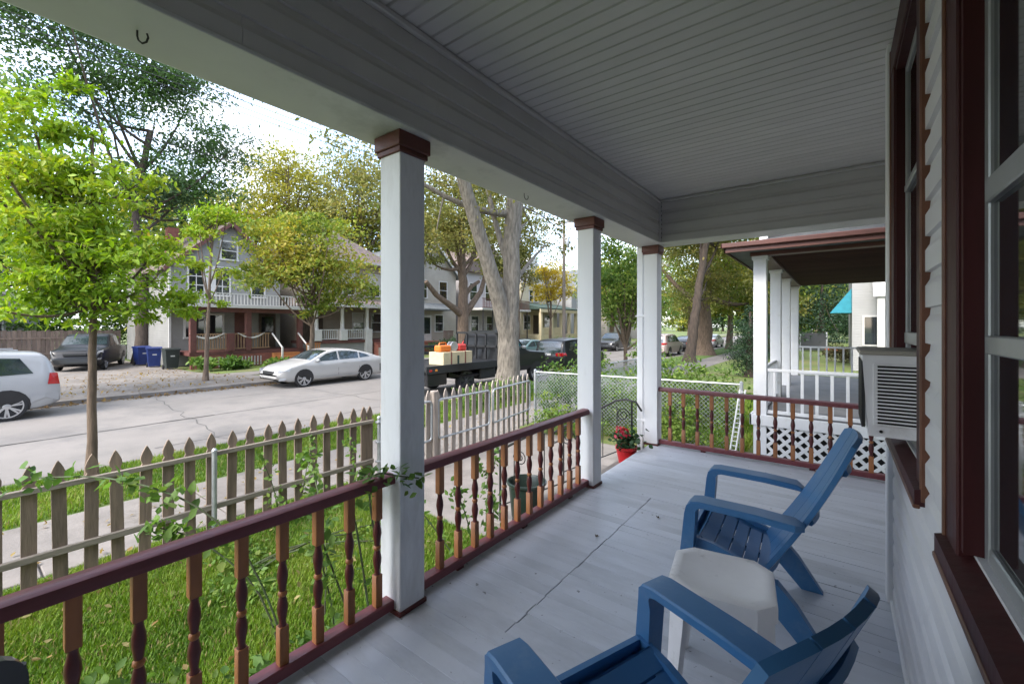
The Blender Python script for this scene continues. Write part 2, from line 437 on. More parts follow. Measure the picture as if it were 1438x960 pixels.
# kerbs in lengths
for nm, x0, x1 in (('kerb', -9.56, -9.38), ('kerb', -18.70, -18.49)):
    k = struct(nm, Bx(x0 + .03, x1 - .03, -160, FAR, -1.5, GZ - .05), 'concrete')
    me = Bx(x0, x1, 0, 2.985, -1.3, GZ + .002, .015).mesh('kerbstone', 'concrete')
    for i in range(22):
        piece('kerbstone', me, k, (0, -8 + 3.0 * i, 0))
    rest = MB(); rest.box(x0, x1, -160, -8.02, -1.3, GZ + .001); rest.box(x0, x1, 58.02, FAR, -1.3, GZ + .001)
    rest.build('kerb_run', 'concrete', k)
struct('verge', Bx(-9.39, -7.3, -160, FAR, -1.4, GZ - .012), 'lawn')
struct('lawn', Bx(-5.7, 60, -160, 3.5, -1.4, GZ - .012), 'lawn')
struct('side_lawn', Bx(-5.7, 120, 7.65, FAR, -1.4, GZ - .012), 'lawnfar')
struct('yard_path', Bx(-5.7, 0.5, 3.5, 7.65, -1.4, GZ - .004), 'concrete')
# public pavement: flags with joints
pv = struct('pavement', Bx(-7.29, -5.71, -160, FAR, -1.3, GZ - .03), 'concrete')
me = Bx(-7.3, -5.7, 0, 1.505, -1.0, GZ, .008).mesh('paving_slab', 'concrete')
for i in range(38):
    piece('paving_slab', me, pv, (0, -4 + 1.52 * i, 0))
rest = MB()
for i in range(38, 200): rest.box(-7.3, -5.7, -4 + 1.52 * i, -4 + 1.52 * i + 1.505, -1.0, GZ)
for i in range(1, 60): rest.box(-7.3, -5.7, -4 - 1.52 * i, -4 - 1.52 * i + 1.505, -1.0, GZ)
tag(rest.build('paving_slab', 'concrete', pv), kind='stuff')
# far side: verge, pavement, yards, driveway
struct('far_yard', Bx(-120, -18.69, -160, FAR, -1.5, GZ - .03), 'lawnfar')
fp = struct('far_pavement', Bx(-23.1, -21.5, -160, FAR, -1.3, GZ - .02), 'concrete')
me = Bx(-23.1, -21.5, 0, 1.505, -1.0, GZ - .008, .006).mesh('paving_slab', 'concrete')
for i in range(30): piece('paving_slab', me, fp, (0, 7.6 + 1.52 * i, 0))
dr = MB()
dr.add([(-18.72, 2.0, GZ - .001), (-18.72, 9.4, GZ - .001), (-24.5, 7.4, GZ + .004), (-40, 7.0, GZ + .01), (-40, -3.0, GZ + .01), (-26, -2.5, GZ + .004), (-23.2, 1.2, GZ + .001)], [(0, 1, 2, 3, 4, 5, 6)])
dr.add([(-18.72, 2.0, -1.2), (-18.72, 9.4, -1.2), (-24.5, 7.4, -1.2), (-40, 7.0, -1.2), (-40, -3.0, -1.2), (-26, -2.5, -1.2), (-23.2, 1.2, -1.2)], [(6, 5, 4, 3, 2, 1, 0)])
struct('driveway', dr, 'drive')
# cracks and tar seams in the street
rnd = random.Random(5)
def crack(pts, w, name='road_crack'):
    mb = MB(); vs = []; fs = []
    for i, (x, y) in enumerate(pts):
        a = pts[min(i + 1, len(pts) - 1)]; b = pts[max(i - 1, 0)]
        dx, dy = a[0] - b[0], a[1] - b[1]; L = math.hypot(dx, dy) or 1
        ww = w * rnd.uniform(.4, 1.3)
        vs += [(x - dy / L * ww, y + dx / L * ww, RZ + .004), (x + dy / L * ww, y - dx / L * ww, RZ + .004)]
    fs = [(2 * i, 2 * i + 1, 2 * i + 3, 2 * i + 2) for i in range(len(pts) - 1)]
    mb.add(vs, fs)
    return tag(mb.build(name, 'crack'), kind='structure')
def wig(x0, y0, x1, y1, n, a):
    return [(x0 + (x1 - x0) * i / n + rnd.uniform(-a, a), y0 + (y1 - y0) * i / n + rnd.uniform(-a, a)) for i in range(n + 1)]
crack(wig(-13.2, -6, -13.9, 60, 110, .035), .025)
crack(wig(-13.2, -2.5, -13.3, 4.4, 16, .03), .045)
crack(wig(-10.6, 2.5, -10.9, 12, 22, .05), .02)
crack(wig(-16.2, 4, -16.0, 18, 24, .05), .018)
for y in (3.6, 8.5, 13.2, 19, 27):
    crack(wig(-10.2, y, -17.8, y + rnd.uniform(-.8, .8), 16, .10), .014)

# ================================================================ our house and its porch
PX = -1.76           # porch edge
house = thing('porch_house', 'house with a grey painted front porch, square white posts and burgundy railings', 'house', (0, 0, GZ))
UP = (0, 0, -GZ)     # children are given in porch coordinates (floor z = 0)
def hp(name, mb, m, parent=None, **k):
    """a part of the house, in porch coordinates; sub-parts hang from a part that already carries the lift"""
    if parent is None:
        return mb.build(name, m, house, loc=UP, **k)
    return mb.build(name, m, parent, **k)

WX = 0.2185          # wall plane
CEIL = 2.825
# floor: joists under planks
fl = hp('porch_floor', MB().box(PX + .03, .2, -3, 5.12, -.30, -.035).box(.2, 1.2, 2.98, 5.12, -.30, -.035), 'dark')
rnd = random.Random(11)
pw = 0.0835
ny = int((5.2 + 1.2) / pw)
for i in range(ny):
    y0 = -1.2 + i * pw; y1 = y0 + pw - rnd.uniform(.0003, .0009)
    if i == int((3.886 + 1.2) / pw): y1 -= .004
    xr = WX - .004 if y1 < 2.97 else 1.2
    dz = rnd.uniform(-.0006, .0006)
    if 1.55 < y0 < 3.4:
        j = -1.21 + rnd.uniform(-.004, .004)
        hp('plank', Bx(PX - .02, j - rnd.uniform(.002, .0055), y0, y1, -.034, dz, .0012), 'plank', fl)
        hp('plank', Bx(j, xr, y0, y1, -.034, dz + rnd.uniform(-.0015, .001), .0014), 'plank', fl)
    else:
        j = rnd.choice((None, None, None, -.25, .05)) if y0 < 1 else None
        hp('plank', Bx(PX - .02, xr, y0, y1, -.034, dz, .0012), 'plank', fl)
hp('porch_skirt', MB().box(PX, PX + .025, -3, 3.45, -.80, -.036), 'post')

# posts with collars
def post(x, y, w=0.155):
    b = Bx(x - w, x, y, y + w, .0, 2.24, .004)
    p = hp('post', b, 'post')
    c = MB().box(x - w - .022, x + .022, y - .022, y + w + .022, 2.262, 2.336, .004)
    c.box(x - w - .012, x + .012, y - .012, y + w + .012, 2.236, 2.263, .003)
    hp('collar', c, 'cap', p)
    hp('base_shoe', Bx(x - w - .008, x + .008, y - .008, y + w + .008, -.002, .022, .003), 'burg', p)
    return p
P1Y, P2Y, P3Y = 1.33, 3.38, 5.02
for y in (-2.4, P1Y, P2Y, P3Y): post(-1.68, y)
# downspout behind the corner post
dsp = MB().box(-1.94, -1.862, 5.06, 5.12, -.85, 2.34, .012)
for z in (.25, 1.5): dsp.box(-1.944, -1.83, 5.056, 5.124, z, z + .03, .004)
hp('downspout', dsp, 'post')

# beams: core, lap boards inside, pale underside
BZ = 2.336
bm = hp('front_beam', Bx(-1.90, -1.64, -3, 5.20, BZ + .02, 3.0), 'beam')
def lap_profile(h, d):
    """double Dutch-lap board: thin at its top, proud at its bottom, cove under the top"""
    return [(0, 0), (d, 0.002), (d, h * .62), (d * .45, h * .80), (d * .30, h + .004), (0, h + .004)]
lh = (CEIL - BZ) / 4
for k in range(4):
    z = BZ + .004 + k * lh
    cuts = [-3, .62 + .9 * (k % 2), 4.93]
    for a, b in zip(cuts[:-1], cuts[1:]):
        mb = MB().ext([(-1.64 + p, z + q) for p, q in lap_profile(lh, .018)], a + .0015, b, 'xz')
        hp('siding_board', mb, 'beam', bm)
hp('underside_board', Bx(-1.925, -1.616, -3, 5.23, BZ, BZ + .018, .003), 'soffit', bm)
hp('crown_strip', Bx(-1.64, -1.600, -3, 4.94, CEIL - .035, CEIL - .004, .006), 'beam', bm)
eb = hp('end_beam', Bx(-1.64, 1.4, 4.95, 5.20, BZ + .02, 3.0), 'beam')
for k in range(4):
    z = BZ + .004 + k * lh
    mb = MB().ext([(4.95 - p, z + q) for p, q in lap_profile(lh, .018)], -1.62, 1.3, 'yz')
    hp('siding_board', mb, 'beam', eb)
hp('underside_board', Bx(-1.614, 1.4, 4.925, 5.23, BZ, BZ + .018, .003), 'soffit', eb)
hp('crown_strip', Bx(-1.60, 1.3, 4.905, 4.945, CEIL - .035, CEIL - .004, .006), 'beam', eb)
cn = MB().box(-1.632, -1.598, 4.908, 4.938, BZ + .012, CEIL - .02, .004)
ic = hp('corner_channel', cn, 'beam')
ho = MB()
for k in range(9): ho.box(-1.6, -1.594, 4.912, 4.922, BZ + .05 + k * .05, BZ + .064 + k * .05)
hp('weep_slot', ho, 'dark', ic)
# hooks in the front beam
def hook(x, y, rz, label):
    pts = [(0, 0, 0), (0, 0, -.02), (.004, 0, -.034), (.016, 0, -.044), (.030, 0, -.040), (.036, 0, -.026), (.032, 0, -.014)]
    o = MB().tube(pts, .003, 6).build('ceiling_hook', 'iron', None, smooth=True, loc=(x, y, BZ + .002), rotz=rz)
    tag(o, label, 'hook', 'plant hooks under the porch beam')
hook(-1.775, .375, R(35), 'bare iron plant hook under the beam, before the post between the two front railings')
hook(-1.775, 2.49, R(70), 'bare iron plant hook under the beam above the railing with the pots behind it')

# ceiling strips run across the porch
ce = hp('porch_ceiling', Bx(-1.64, 1.4, -3, 5.2, CEIL + .012, CEIL + .05), 'beam')
sw = 0.0868
for i in range(int(7.4 / sw)):
    y1 = 4.93 - i * sw; y0 = y1 - sw
    x1 = 1.3
    prof = [(y0 + .005, CEIL + .0125), (y0 + .005, CEIL + .009), (y0 + .012, CEIL), (y1 - .003, CEIL), (y1, CEIL + .006), (y1, CEIL + .0125)]
    mb = MB().ext(prof, -1.615, WX + .01 if y0 < 2.9 else 1.3, 'yz')
    hp('ceiling_strip', mb, 'ceil', ce)
hp('porch_roof', MB().ext([(-2.35, 2.62), (-2.35, 2.70), (1.4, 4.1), (1.4, 3.0), (-1.9, 3.0)], -3.3, 5.45, 'xz'), 'roof_grey')
hp('gutter', Bx(-2.45, -2.34, -3.3, 5.45, 2.58, 2.70, .02), 'post')

# walls: the bay with the two windows, and the set-back wall beyond it
wl = hp('wall', MB().box(WX + .02, .36, -8, .275, 0, 3.0).box(WX + .02, .36, 1.375, 2.0, 0, 3.0).box(WX + .02, .36, 2.75, 2.96, 0, 3.0)
        .box(WX + .02, .36, .275, 1.375, 0, .90).box(WX + .02, .36, 2.0, 2.75, 0, .90).box(WX + .02, .36, .275, 1.375, 2.64, 3.0).box(WX + .02, .36, 2.0, 2.75, 2.64, 3.0)
        .box(.36, 1.4, 2.86, 2.96, 0, 3.0).box(1.3, 1.42, 2.96, 5.5, -.8, 3.0), 'siding')
hp('added_end_wall', Bx(-1.9, WX + .02, -2.75, -2.6, -.2, 3.0), 'siding')  # unseen wall, added to close the near end and darken the ceiling there
hp('upper_storey', Bx(.25, 9, -8, 5.6, 3.0, 6.2), 'siding')
hp('main_roof', MB().ext([(-8.4, 6.2), (6.0, 6.2), (-1.2, 9.4)], -.2, 9.5, 'yz'), 'roof_grey')
sh = 0.1115
for k in range(26):
    z = .005 + k * sh
    if z > CEIL - .03: break
    zt = min(sh, CEIL - z - .005)
    if z + zt <= .845 or z >= 2.745: seg = [(-2.0, 2.885)]
    elif z < .845: seg = [(-2.0, .14), (1.51, 1.865)]
    else: seg = [(-2.0, .14), (1.51, 1.865)]
    for a, b in seg:
        mb = MB().ext([(WX + .018 - p, z + q) for p, q in lap_profile(zt, .019)], a, b, 'xz')
        hp('siding_board', mb, 'siding', wl)
    mb = MB().ext([(2.96 + p, z + q) for p, q in lap_profile(zt, .016)], WX + .03, 1.3, 'yz')
    hp('siding_board', mb, 'siding', wl)
    mb = MB().ext([(1.3 - p, z + q) for p, q in lap_profile(zt, .016)], 2.98, 5.0, 'xz')
    hp('siding_board', mb, 'siding', wl)
hp('corner_board', MB().box(WX - .022, WX + .06, 2.886, 2.99, .0, CEIL - .002, .005), 'post')
hp('base_strip', MB().box(WX - .012, WX + .02, -2, 2.885, .0, .02, .004), 'post')

def window(y0, y1, z0, z1, rails, casing=.13):
    """y0..y1 opening, casing round it, sill, storm frame, panes"""
    w = hp('window', MB().box(WX - .007, WX + .03, y0 - casing, y0, z0 - .02, z1 + casing, .004).box(WX - .007, WX + .03, y1, y1 + casing, z0 - .02, z1 + casing, .004)
           .box(WX - .010, WX + .03, y0 - casing, y1 + casing, z1 + .003, z1 + casing + .012, .004), 'casing')
    for y in (y0 - casing - .006, y1 + casing - .012): hp('backband', Bx(WX - .013, WX + .03, y, y + .018, z0 - .06, z1 + casing + .014, .004), 'casing_edge', w)
    s = MB().ext([(WX - .026, z0 - .072), (WX + .09, z0 - .072), (WX + .09, z0 + .012), (WX - .026, z0 - .022)], y0 - casing - .004, y1 + casing + .004, 'xz')
    hp('sill', s, 'casing', w)
    hp('sill_edge', MB().box(WX - .030, WX - .012, y0 - casing - .006, y1 + casing + .006, z0 - .080, z0 - .066, .003), 'casing_edge', w)
    j = MB().box(WX + .0, WX + .10, y0, y0 + .022, z0, z1).box(WX + .0, WX + .10, y1 - .022, y1, z0, z1).box(WX + .0, WX + .10, y0 + .022, y1 - .022, z1 - .022, z1)
    hp('jamb', j, 'casing', w)
    f = MB(); fx0, fx1 = WX + .032, WX + .052
    f.box(fx0, fx1, y0 + .022, y0 + .055, z0, z1 - .022, .003).box(fx0, fx1, y1 - .055, y1 - .022, z0, z1 - .022, .003)
    f.box(fx0, fx1, y0 + .055, y1 - .055, z1 - .06, z1 - .022, .003).box(fx0, fx1, y0 + .055, y1 - .055, z0, z0 + .035, .003)
    for zr, hr in rails: f.box(fx0 - .006, fx1, y0 + .055, y1 - .055, zr - hr / 2, zr + hr / 2, .003)
    hp('storm_frame', f, 'alu', w)
    hp('sash_rail', MB().box(fx1 + .002, fx1 + .03, y0 + .055, y1 - .055, rails[0][0] - .035, rails[0][0] + .03, .003), 'sash', w)
    zs = [z0 + .036] + sorted(r for r, _ in rails) + [z1 - .061]
    for a, b in zip(zs[:-1], zs[1:]):
        hp('pane', Bx(fx1 - .012, fx1 - .007, y0 + .05, y1 - .05, a, b), 'glass', w)
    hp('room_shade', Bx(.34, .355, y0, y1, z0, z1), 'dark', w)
    return w
window(.275, 1.375, .90, 2.63, [(1.68, .05), (1.36, .038)])
window(2.0, 2.75, .90, 2.63, [(2.03, .03), (1.345, .05)])

# railings
def multi(name, parts, angle=45):
    """one mesh out of several shapes, each with its own material"""
    mb = MB(); idx = []; ms = []
    for sub, m in parts:
        if m not in ms: ms.append(m)
        idx += [ms.index(m)] * len(sub.f)
        mb.add(sub.v, sub.f)
    me = bpy.data.meshes.new(name)
    me.from_pydata(mb.v, [], mb.f)
    for m in ms: me.materials.append(M[m])
    me.polygons.foreach_set('material_index', idx)
    me.polygons.foreach_set('use_smooth', [True] * len(idx))
    me.set_sharp_from_angle(angle=R(angle))
    me.update()
    return me
def baluster_mesh():
    zb, zt = .064, .636
    a = MB().cbox((0, 0, (zt + .475) / 2), (.036, .036, zt - .475), .002).cbox((0, 0, (zb + .215) / 2), (.036, .036, .215 - zb), .002)
    prof = [(.017, .213), (.0125, .224), (.013, .236), (.019, .270), (.0205, .288), (.017, .312), (.012, .331)]
    prof2 = [(.0118, .351), (.015, .372), (.0205, .408), (.019, .428), (.013, .456), (.0125, .466), (.017, .477)]
    t = MB().lathe(prof, 12).lathe(prof2, 12)
    r = MB().lathe([(.0118, .329), (.0165, .335), (.0175, .341), (.0165, .347), (.0118, .353)], 12)
    return multi('baluster', [(a, 'orange'), (t, 'burg'), (r, 'orange')])
BAL = baluster_mesh()
def railing(p, q, ts, along):
    d = Vector(q) - Vector(p)
    top = MB(); bot = MB()
    if along == 'y':
        x, y0, y1 = p[0], p[1], q[1]
        prof = [(-.040, .634), (.040, .634), (.042, .652), (.036, .672), (.022, .679), (-.022, .679), (-.036, .672), (-.042, .652)]
        top.ext([(x + a, b) for a, b in prof], y0, y1, 'xz')
        top.box(x - .034, x + .034, y0, y1, .018, .066, .006)
    else:
        y, x0, x1 = p[1], p[0], q[0]
        prof = [(-.040, .634), (.040, .634), (.042, .652), (.036, .672), (.022, .679), (-.022, .679), (-.036, .672), (-.042, .652)]
        top.ext([(y + a, b) for a, b in prof], x0, x1, 'yz')
        top.box(x0, x1, y - .034, y + .034, .018, .066, .006)
    r = hp('railing', top, 'rail', smooth=True, angle=40)
    sh_ = MB()
    n = 3 if d.length > 1.4 else 2
    for i in range(n):
        c = Vector(p) + d * ((i + .5) / n)
        sh_.cbox((c.x, c.y, .009), (.05, .05, .022))
    hp('rail_foot', sh_, 'burg', r)
    for t in ts:
        loc = (p[0], t, 0) if along == 'y' else (t, p[1], 0)
        piece('baluster', BAL, r, loc)
    return r
railing((-1.757, -2.245, 0), (-1.757, P1Y + .004, 0), [.228 + .1468 * k for k in range(-16, 8)], 'y')
railing((-1.757, P1Y + .151, 0), (-1.757, P2Y + .03, 0), [1.662 + .1445 * k for k in range(0, 12)], 'y')
railing((-1.69, 5.098, 0), (1.29, 5.098, 0), [-1.556 + .1495 * k for k in range(0, 19)], 'x')

# front steps between the last two posts, and their iron handrails
st = MB()
hp('porch_steps', st.box(-2.06, PX - .022, 3.55, 5.0, -.85, -.17, .01).box(-2.36, -2.06, 3.55, 5.0, -.85, -.34, .01).box(-2.66, -2.36, 3.55, 5.0, -.85, -.51, .01).box(-2.96, -2.66, 3.55, 5.0, -.85, -.68, .01), 'concrete')
def handrail(y, label):
    h = thing('handrail', label, 'handrail', (-2.0, y, GZ), 0, 'iron handrails beside the steps')
    def L(x, z): return (x + 2.0, 0, z - GZ)
    top = [L(-1.83, .40), L(-1.90, .50), L(-2.02, .52), L(-2.15, .49), L(-2.90, .06), L(-3.02, -.02), L(-3.06, -.10), L(-3.02, -.16), L(-2.96, -.13)]
    MB().tube(top, .013, 8).build('grip', 'iron', h, smooth=True)
    for x, z0, z1 in ((-1.95, -.18, .51), (-2.88, -.86, .07)):
        MB().tube([L(x, z0), L(x, z1)], .012, 8).build('upright', 'iron', h, smooth=True)
    MB().tube([L(-1.95, -.02), L(-2.88, -.52)], .008, 6).build('lower_bar', 'iron', h, smooth=True)
    for k in range(1, 5):
        x = -1.95 - .186 * k
        z = -.02 - (.5 / .93) * .186 * k; zt = .51 - (.44 / .93) * .186 * k
        MB().tube([L(x, z), L(x, zt)], .006, 6).build('picket', 'iron', h, smooth=True)
    for (cx, cz, s) in ((-2.06, .33, 1), (-2.62, .03, -1)):
        pts = []
        for i in range(22):
            t = i / 21 * 3.6 * math.pi
            r = .085 * (1 - i / 26)
            pts.append(L(cx + s * r * math.cos(t), cz + r * math.sin(t)))
        MB().tube(pts, .006, 5).build('scroll', 'iron', h, smooth=True)
handrail(4.93, 'black wrought iron handrail with scrolls on the steps beside the red flower pot')
handrail(3.60, 'black wrought iron handrail with scrolls on the steps beside the dark plastic tub')
# ================================================================ things on the porch
# window air conditioner
ac = thing('air_conditioner', 'off-white window air conditioner with dark louvres sticking out over the porch', 'air conditioner', (.16, 2.49, .945))
def A(x, y, z): return (x - .16, y - 2.49, z - .945)
mb = MB()
y0, y1, x0, x1, z0, z1 = 2.30, 2.68, .083, .30, .948, 1.292
mb.add([A(x0 - .004, y0 - .004, z1 - .012), A(x1, y0, z1 - .012), A(x1, y1, z1 - .012), A(x0 - .004, y1 + .004, z1 - .012), A(x0 + .016, y0 + .002, z0), A(x1, y0 + .002, z0), A(x1, y1, z0), A(x0 + .016, y1, z0)],
       [(0, 1, 2, 3), (7, 6, 5, 4), (0, 4, 5, 1), (3, 2, 6, 7), (0, 3, 7, 4), (1, 5, 6, 2)])
mb.build('cabinet', 'ac', ac)
MB().box(x0 - .014 - .16, x1 - .16, y0 - .012 - 2.49, y1 + .012 - 2.49, z1 - .012 - .945, z1 + .006 - .945, .004).build('top_lid', 'ac_top', ac)
lv = MB().box(x0 + .042 - .16, x1 - .01 - .16, y0 - .0045 - 2.49, y0 - .001 - 2.49, z0 + .05 - .945, z1 - .05 - .945)
lv.build('louvre_recess', 'dark', ac)
me = MB().ext([(-.013, -.0035), (-.003, -.0045), (-.003, .001), (-.010, .002)], x0 + .040 - .16, x1 - .008 - .16, 'yz').mesh('louvre', 'ac')
for k in range(18):
    piece('louvre', me, ac, (0, y0 - 2.49, z0 - .945 + .052 + k * .0142))
MB().box(x0 + .030 - .16, x0 + .044 - .16, y0 - .010 - 2.49, y0 + .002 - 2.49, z0 + .046 - .945, z1 - .046 - .945, .002).build('louvre_frame', 'ac', ac)
g = MB()
for k in range(11): g.box(x0 - .006 - .16, x0 + .006 - .16, y0 + .02 + k * .033 - 2.49, y0 + .032 + k * .033 - 2.49, z0 + .03 - .945, z1 - .04 - .945)
g.build('rear_grille', 'black', ac)
MB().lathe([(.006, 0), (.006, .004)], 10, (x0 + .055 - .16, y0 - .003 - 2.49, z0 + .022 - .945), 'y').build('screw', 'black', ac)
MB().box(x1 - .05 - .16, x1 - .03 - .16, 2.02 - 2.49, 2.30 - 2.49, 0, z1 - .945).box(x1 - .05 - .16, x1 - .03 - .16, 2.68 - 2.49, 2.73 - 2.49, 0, z1 - .945).build('side_curtain', 'ac', ac)

# plastic Adirondack chairs (local: +x is the back, -x the front)
def chair(label, loc, rz):
    c = thing('adirondack_chair', label, 'chair', loc, rz, 'blue plastic chairs on the porch')
    def seat_z(x):      # seat surface: high at the front edge, low at the back
        t = (x + .38) / .33
        return .365 - .135 * t + .02 * (2 * t - 1) ** 2 - (.06 * max(0, .10 - t) / .10)
    xs = [-.40, -.345, -.285, -.225, -.165, -.105, -.045]
    for i in range(6):
        a, b = xs[i] + .0035, xs[i + 1] - .0035
        n = 4; vs = []; fs = []
        for s_ in (0, -1):
            for k in range(n + 1):
                x = a + (b - a) * k / n
                for y in (-.245, 0, .245):
                    z = seat_z(x) + (-.022 if s_ else 0) - (0.008 if y == 0 else 0)
                    vs.append((x, y, z))
        m = 3 * (n + 1)
        for k in range(n):
            for j in range(2):
                q = k * 3 + j
                fs.append((q, q + 3, q + 4, q + 1)); fs.append((m + q, m + q + 1, m + q + 4, m + q + 3))
        for j in range(2):
            fs.append((j, j + 1, m + j + 1, m + j)); e = n * 3 + j; fs.append((e, m + e, m + e + 1, e + 1))
        for k in range(n):
            q = k * 3; fs.append((q, m + q, m + q + 3, q + 3)); q += 2; fs.append((q, q + 3, m + q + 3, m + q))
        MB().add(vs, fs).build('seat_slat', 'blue', c, smooth=True, angle=50)
    # bridges between the slats (side strips and a middle strip)
    br = MB()
    for y0, y1 in ((-.262, -.20), (-.018, .018), (.20, .262)):
        n = 14; vs = []; fs = []
        for k in range(n + 1):
            x = -.40 + .355 * k / n; z = seat_z(x) - .004 - (.008 if y0 > -.1 and y1 < .1 else 0)
            for y, dz in ((y0, 0), (y1, 0), (y1, -.03), (y0, -.03)): vs.append((x, y, z + dz))
        for k in range(n):
            for j in range(4): fs.append((k * 4 + j, k * 4 + (j + 1) % 4, (k + 1) * 4 + (j + 1) % 4, (k + 1) * 4 + j))
        fs.append((3, 2, 1, 0)); fs.append((n * 4, n * 4 + 1, n * 4 + 2, n * 4 + 3))
        br.add(vs, fs)
    br.build('seat_rim', 'blue', c, smooth=True, angle=40)
    # backrest: five upright slats under one rounded top
    bx0, bz0, bx1, bz1 = -.085, .205, .285, .905
    d = Vector((bx1 - bx0, 0, bz1 - bz0)).normalized(); nrm = Vector((-d.z, 0, d.x))
    L = math.hypot(bx1 - bx0, bz1 - bz0)
    def halfw(t): return .245 - .02 * t if t < .62 else (.2326 - .035 * ((t - .62) / .38) ** 2)
    def topt(y): return 1.0 - .045 * (abs(y) / .21) ** 3.5
    ns = 4
    for i in range(ns):
        vs = []; fs = []; nt = 9
        for k in range(nt + 1):
            t = k / nt
            ya, yb = -1 + 2 * i / ns, -1 + 2 * (i + 1) / ns
            row = []
            for f in (0.0, .5, 1.0):
                yy = (ya + (yb - ya) * f)
                w = halfw(t); y = yy * w + (.0028 if f == 0 else -.0028 if f == 1 else 0)
                tt = t * topt(yy * .21)
                p = Vector((bx0, y, bz0)) + d * (L * tt)
                curve = .035 * (yy ** 2) * (1 - .4 * t) - .02 * math.sin(math.pi * t)
                p += nrm * (curve + 0)
                row.append(p)
            for p in row: vs.append(tuple(p))
            for p in row: vs.append(tuple(p - nrm * .02))
        for k in range(nt):
            o = k * 6; u = o + 6
            fs += [(o, o + 1, u + 1, u), (o + 1, o + 2, u + 2, u + 1), (o + 3, u + 3, u + 4, o + 4), (o + 4, u + 4, u + 5, o + 5), (o, u, u + 3, o + 3), (o + 2, o + 5, u + 5, u + 2)]
        fs += [(0, 3, 4, 1), (1, 4, 5, 2)]; o = nt * 6; fs += [(o, o + 1, o + 4, o + 3), (o + 1, o + 2, o + 5, o + 4)]
        MB().add(vs, fs).build('back_slat', 'blue', c, smooth=True, angle=45)
    for t in (.06, .46, .80):
        bb = MB(); pts = []
        for k in range(9):
            yy = -1 + 2 * k / 8
            p = Vector((bx0, yy * halfw(t) * .78, bz0)) + d * (L * t) + nrm * (.035 * yy ** 2 * (1 - .4 * t) - .02 * math.sin(math.pi * t) - .028)
            pts.append(p)
        bb.tube(pts, .017, 6)
        bb.build('back_brace', 'blue', c, smooth=True)
    for s in (-1, 1):
        # arm bends over into the broad front leg
        y0, y1 = s * .232, s * .340
        ya, yb = min(y0, y1), max(y0, y1)
        out = [(.085, .527), (.05, .545), (-.10, .556), (-.335, .560), (-.372, .553), (-.392, .530), (-.402, .49), (-.452, .0)]
        inn = [(.085, .510), (.05, .517), (-.10, .528), (-.318, .532), (-.338, .526), (-.350, .508), (-.352, .47), (-.385, .0)]
        arm = MB(); n = 6
        vs = []; fs = []
        for k in range(len(out)):
            taper = 0 if k < 5 else (k - 4) / 3 * .028
            e = .006
            y_a, y_b = ya + (taper if s > 0 else taper * .6), yb - (taper if s > 0 else taper * .6)
            if k == 0: y_a += .004 if s > 0 else .045; y_b -= .045 if s > 0 else .004
            vs += [(out[k][0], y_a + e, out[k][1]), (out[k][0], y_b - e, out[k][1]), (out[k][0], y_b, out[k][1] - e if k < 5 else out[k][1]), (inn[k][0], y_b, inn[k][1]), (inn[k][0], y_a, inn[k][1]), (out[k][0], y_a, out[k][1] - e if k < 5 else out[k][1])]
        for k in range(len(out) - 1):
            for j in range(6): fs.append((k * 6 + j, k * 6 + (j + 1) % 6, (k + 1) * 6 + (j + 1) % 6, (k + 1) * 6 + j))
        fs.append((5, 4, 3, 2, 1, 0)); e = (len(out) - 1) * 6; fs.append(tuple(e + j for j in range(6)))
        arm.add(vs, fs)
        arm.build('armrest', 'blue', c, smooth=True, angle=35)
        # skirt below the arm that ties leg and seat, then the raking rear leg
        yk = s * .252
        sk = MB().ext([(-.398, .365), (-.39, .27), (-.10, .185), (-.03, .17), (-.01, .24), (-.10, .285), (-.28, .345)], yk - .012, yk + .012, 'xz')
        sk.build('side_rail', 'blue', c)
        lg = MB()
        vs = []
        for (xa, xb, z, w) in ((-.15, -.015, .245, .030), (-.075, .06, .16, .029), (.07, .165, .0, .026)):
            for (x, y) in ((xa, yk - w), (xb, yk - w), (xb, yk + w * .6), (xa, yk + w * .6)): vs.append((x, y, z))
        fs = [(0, 1, 2, 3), (11, 10, 9, 8)]
        for k in range(2):
            for j in range(4): fs.append((k * 4 + j, k * 4 + 4 + j, k * 4 + 4 + (j + 1) % 4, k * 4 + (j + 1) % 4))
        lg.add(vs, fs).build('rear_leg', 'blue', c)
    fr = MB().ext([(-.405, .362), (-.385, .362), (-.385, .285), (-.405, .295)], -.25, .25, 'xz')
    fr.build('front_apron', 'blue', c)
    return c
chair('blue plastic slatted chair standing beside the window air conditioner', (-.215, 2.53, 0.0), R(3))
chair('blue plastic slatted chair turned askew below the big window, white stool before it', (-.258, 1.03, 0.0), R(-22))

# white stool
st = thing('plastic_stool', 'white plastic stool with clipped corners between the two blue chairs', 'stool', (-.36, 1.815, 0), R(9))
def octa(h, c): return [(-h + c, -h), (h - c, -h), (h, -h + c), (h, h - c), (h - c, h), (-h + c, h), (-h, h - c), (-h, -h + c)]
mb = MB(); vs = []; fs = []
rings = [(.140, .05, .4395), (.146, .052, .4425), (.168, .06, .442), (.176, .062, .439), (.180, .063, .430), (.180, .063, .380), (.174, .062, .380), (.172, .062, .425)]
for h, c, z in rings: vs += [(x, y, z) for x, y in octa(h, c)]
for k in range(len(rings) - 1):
    for j in range(8): fs.append((k * 8 + j, k * 8 + (j + 1) % 8, k * 8 + 8 + (j + 1) % 8, k * 8 + 8 + j))
fs.append(tuple(range(7, -1, -1))); fs.append(tuple(range(len(vs) - 8, len(vs))))
mb.add(vs, fs).build('top', 'wplastic', st, smooth=True, angle=30)
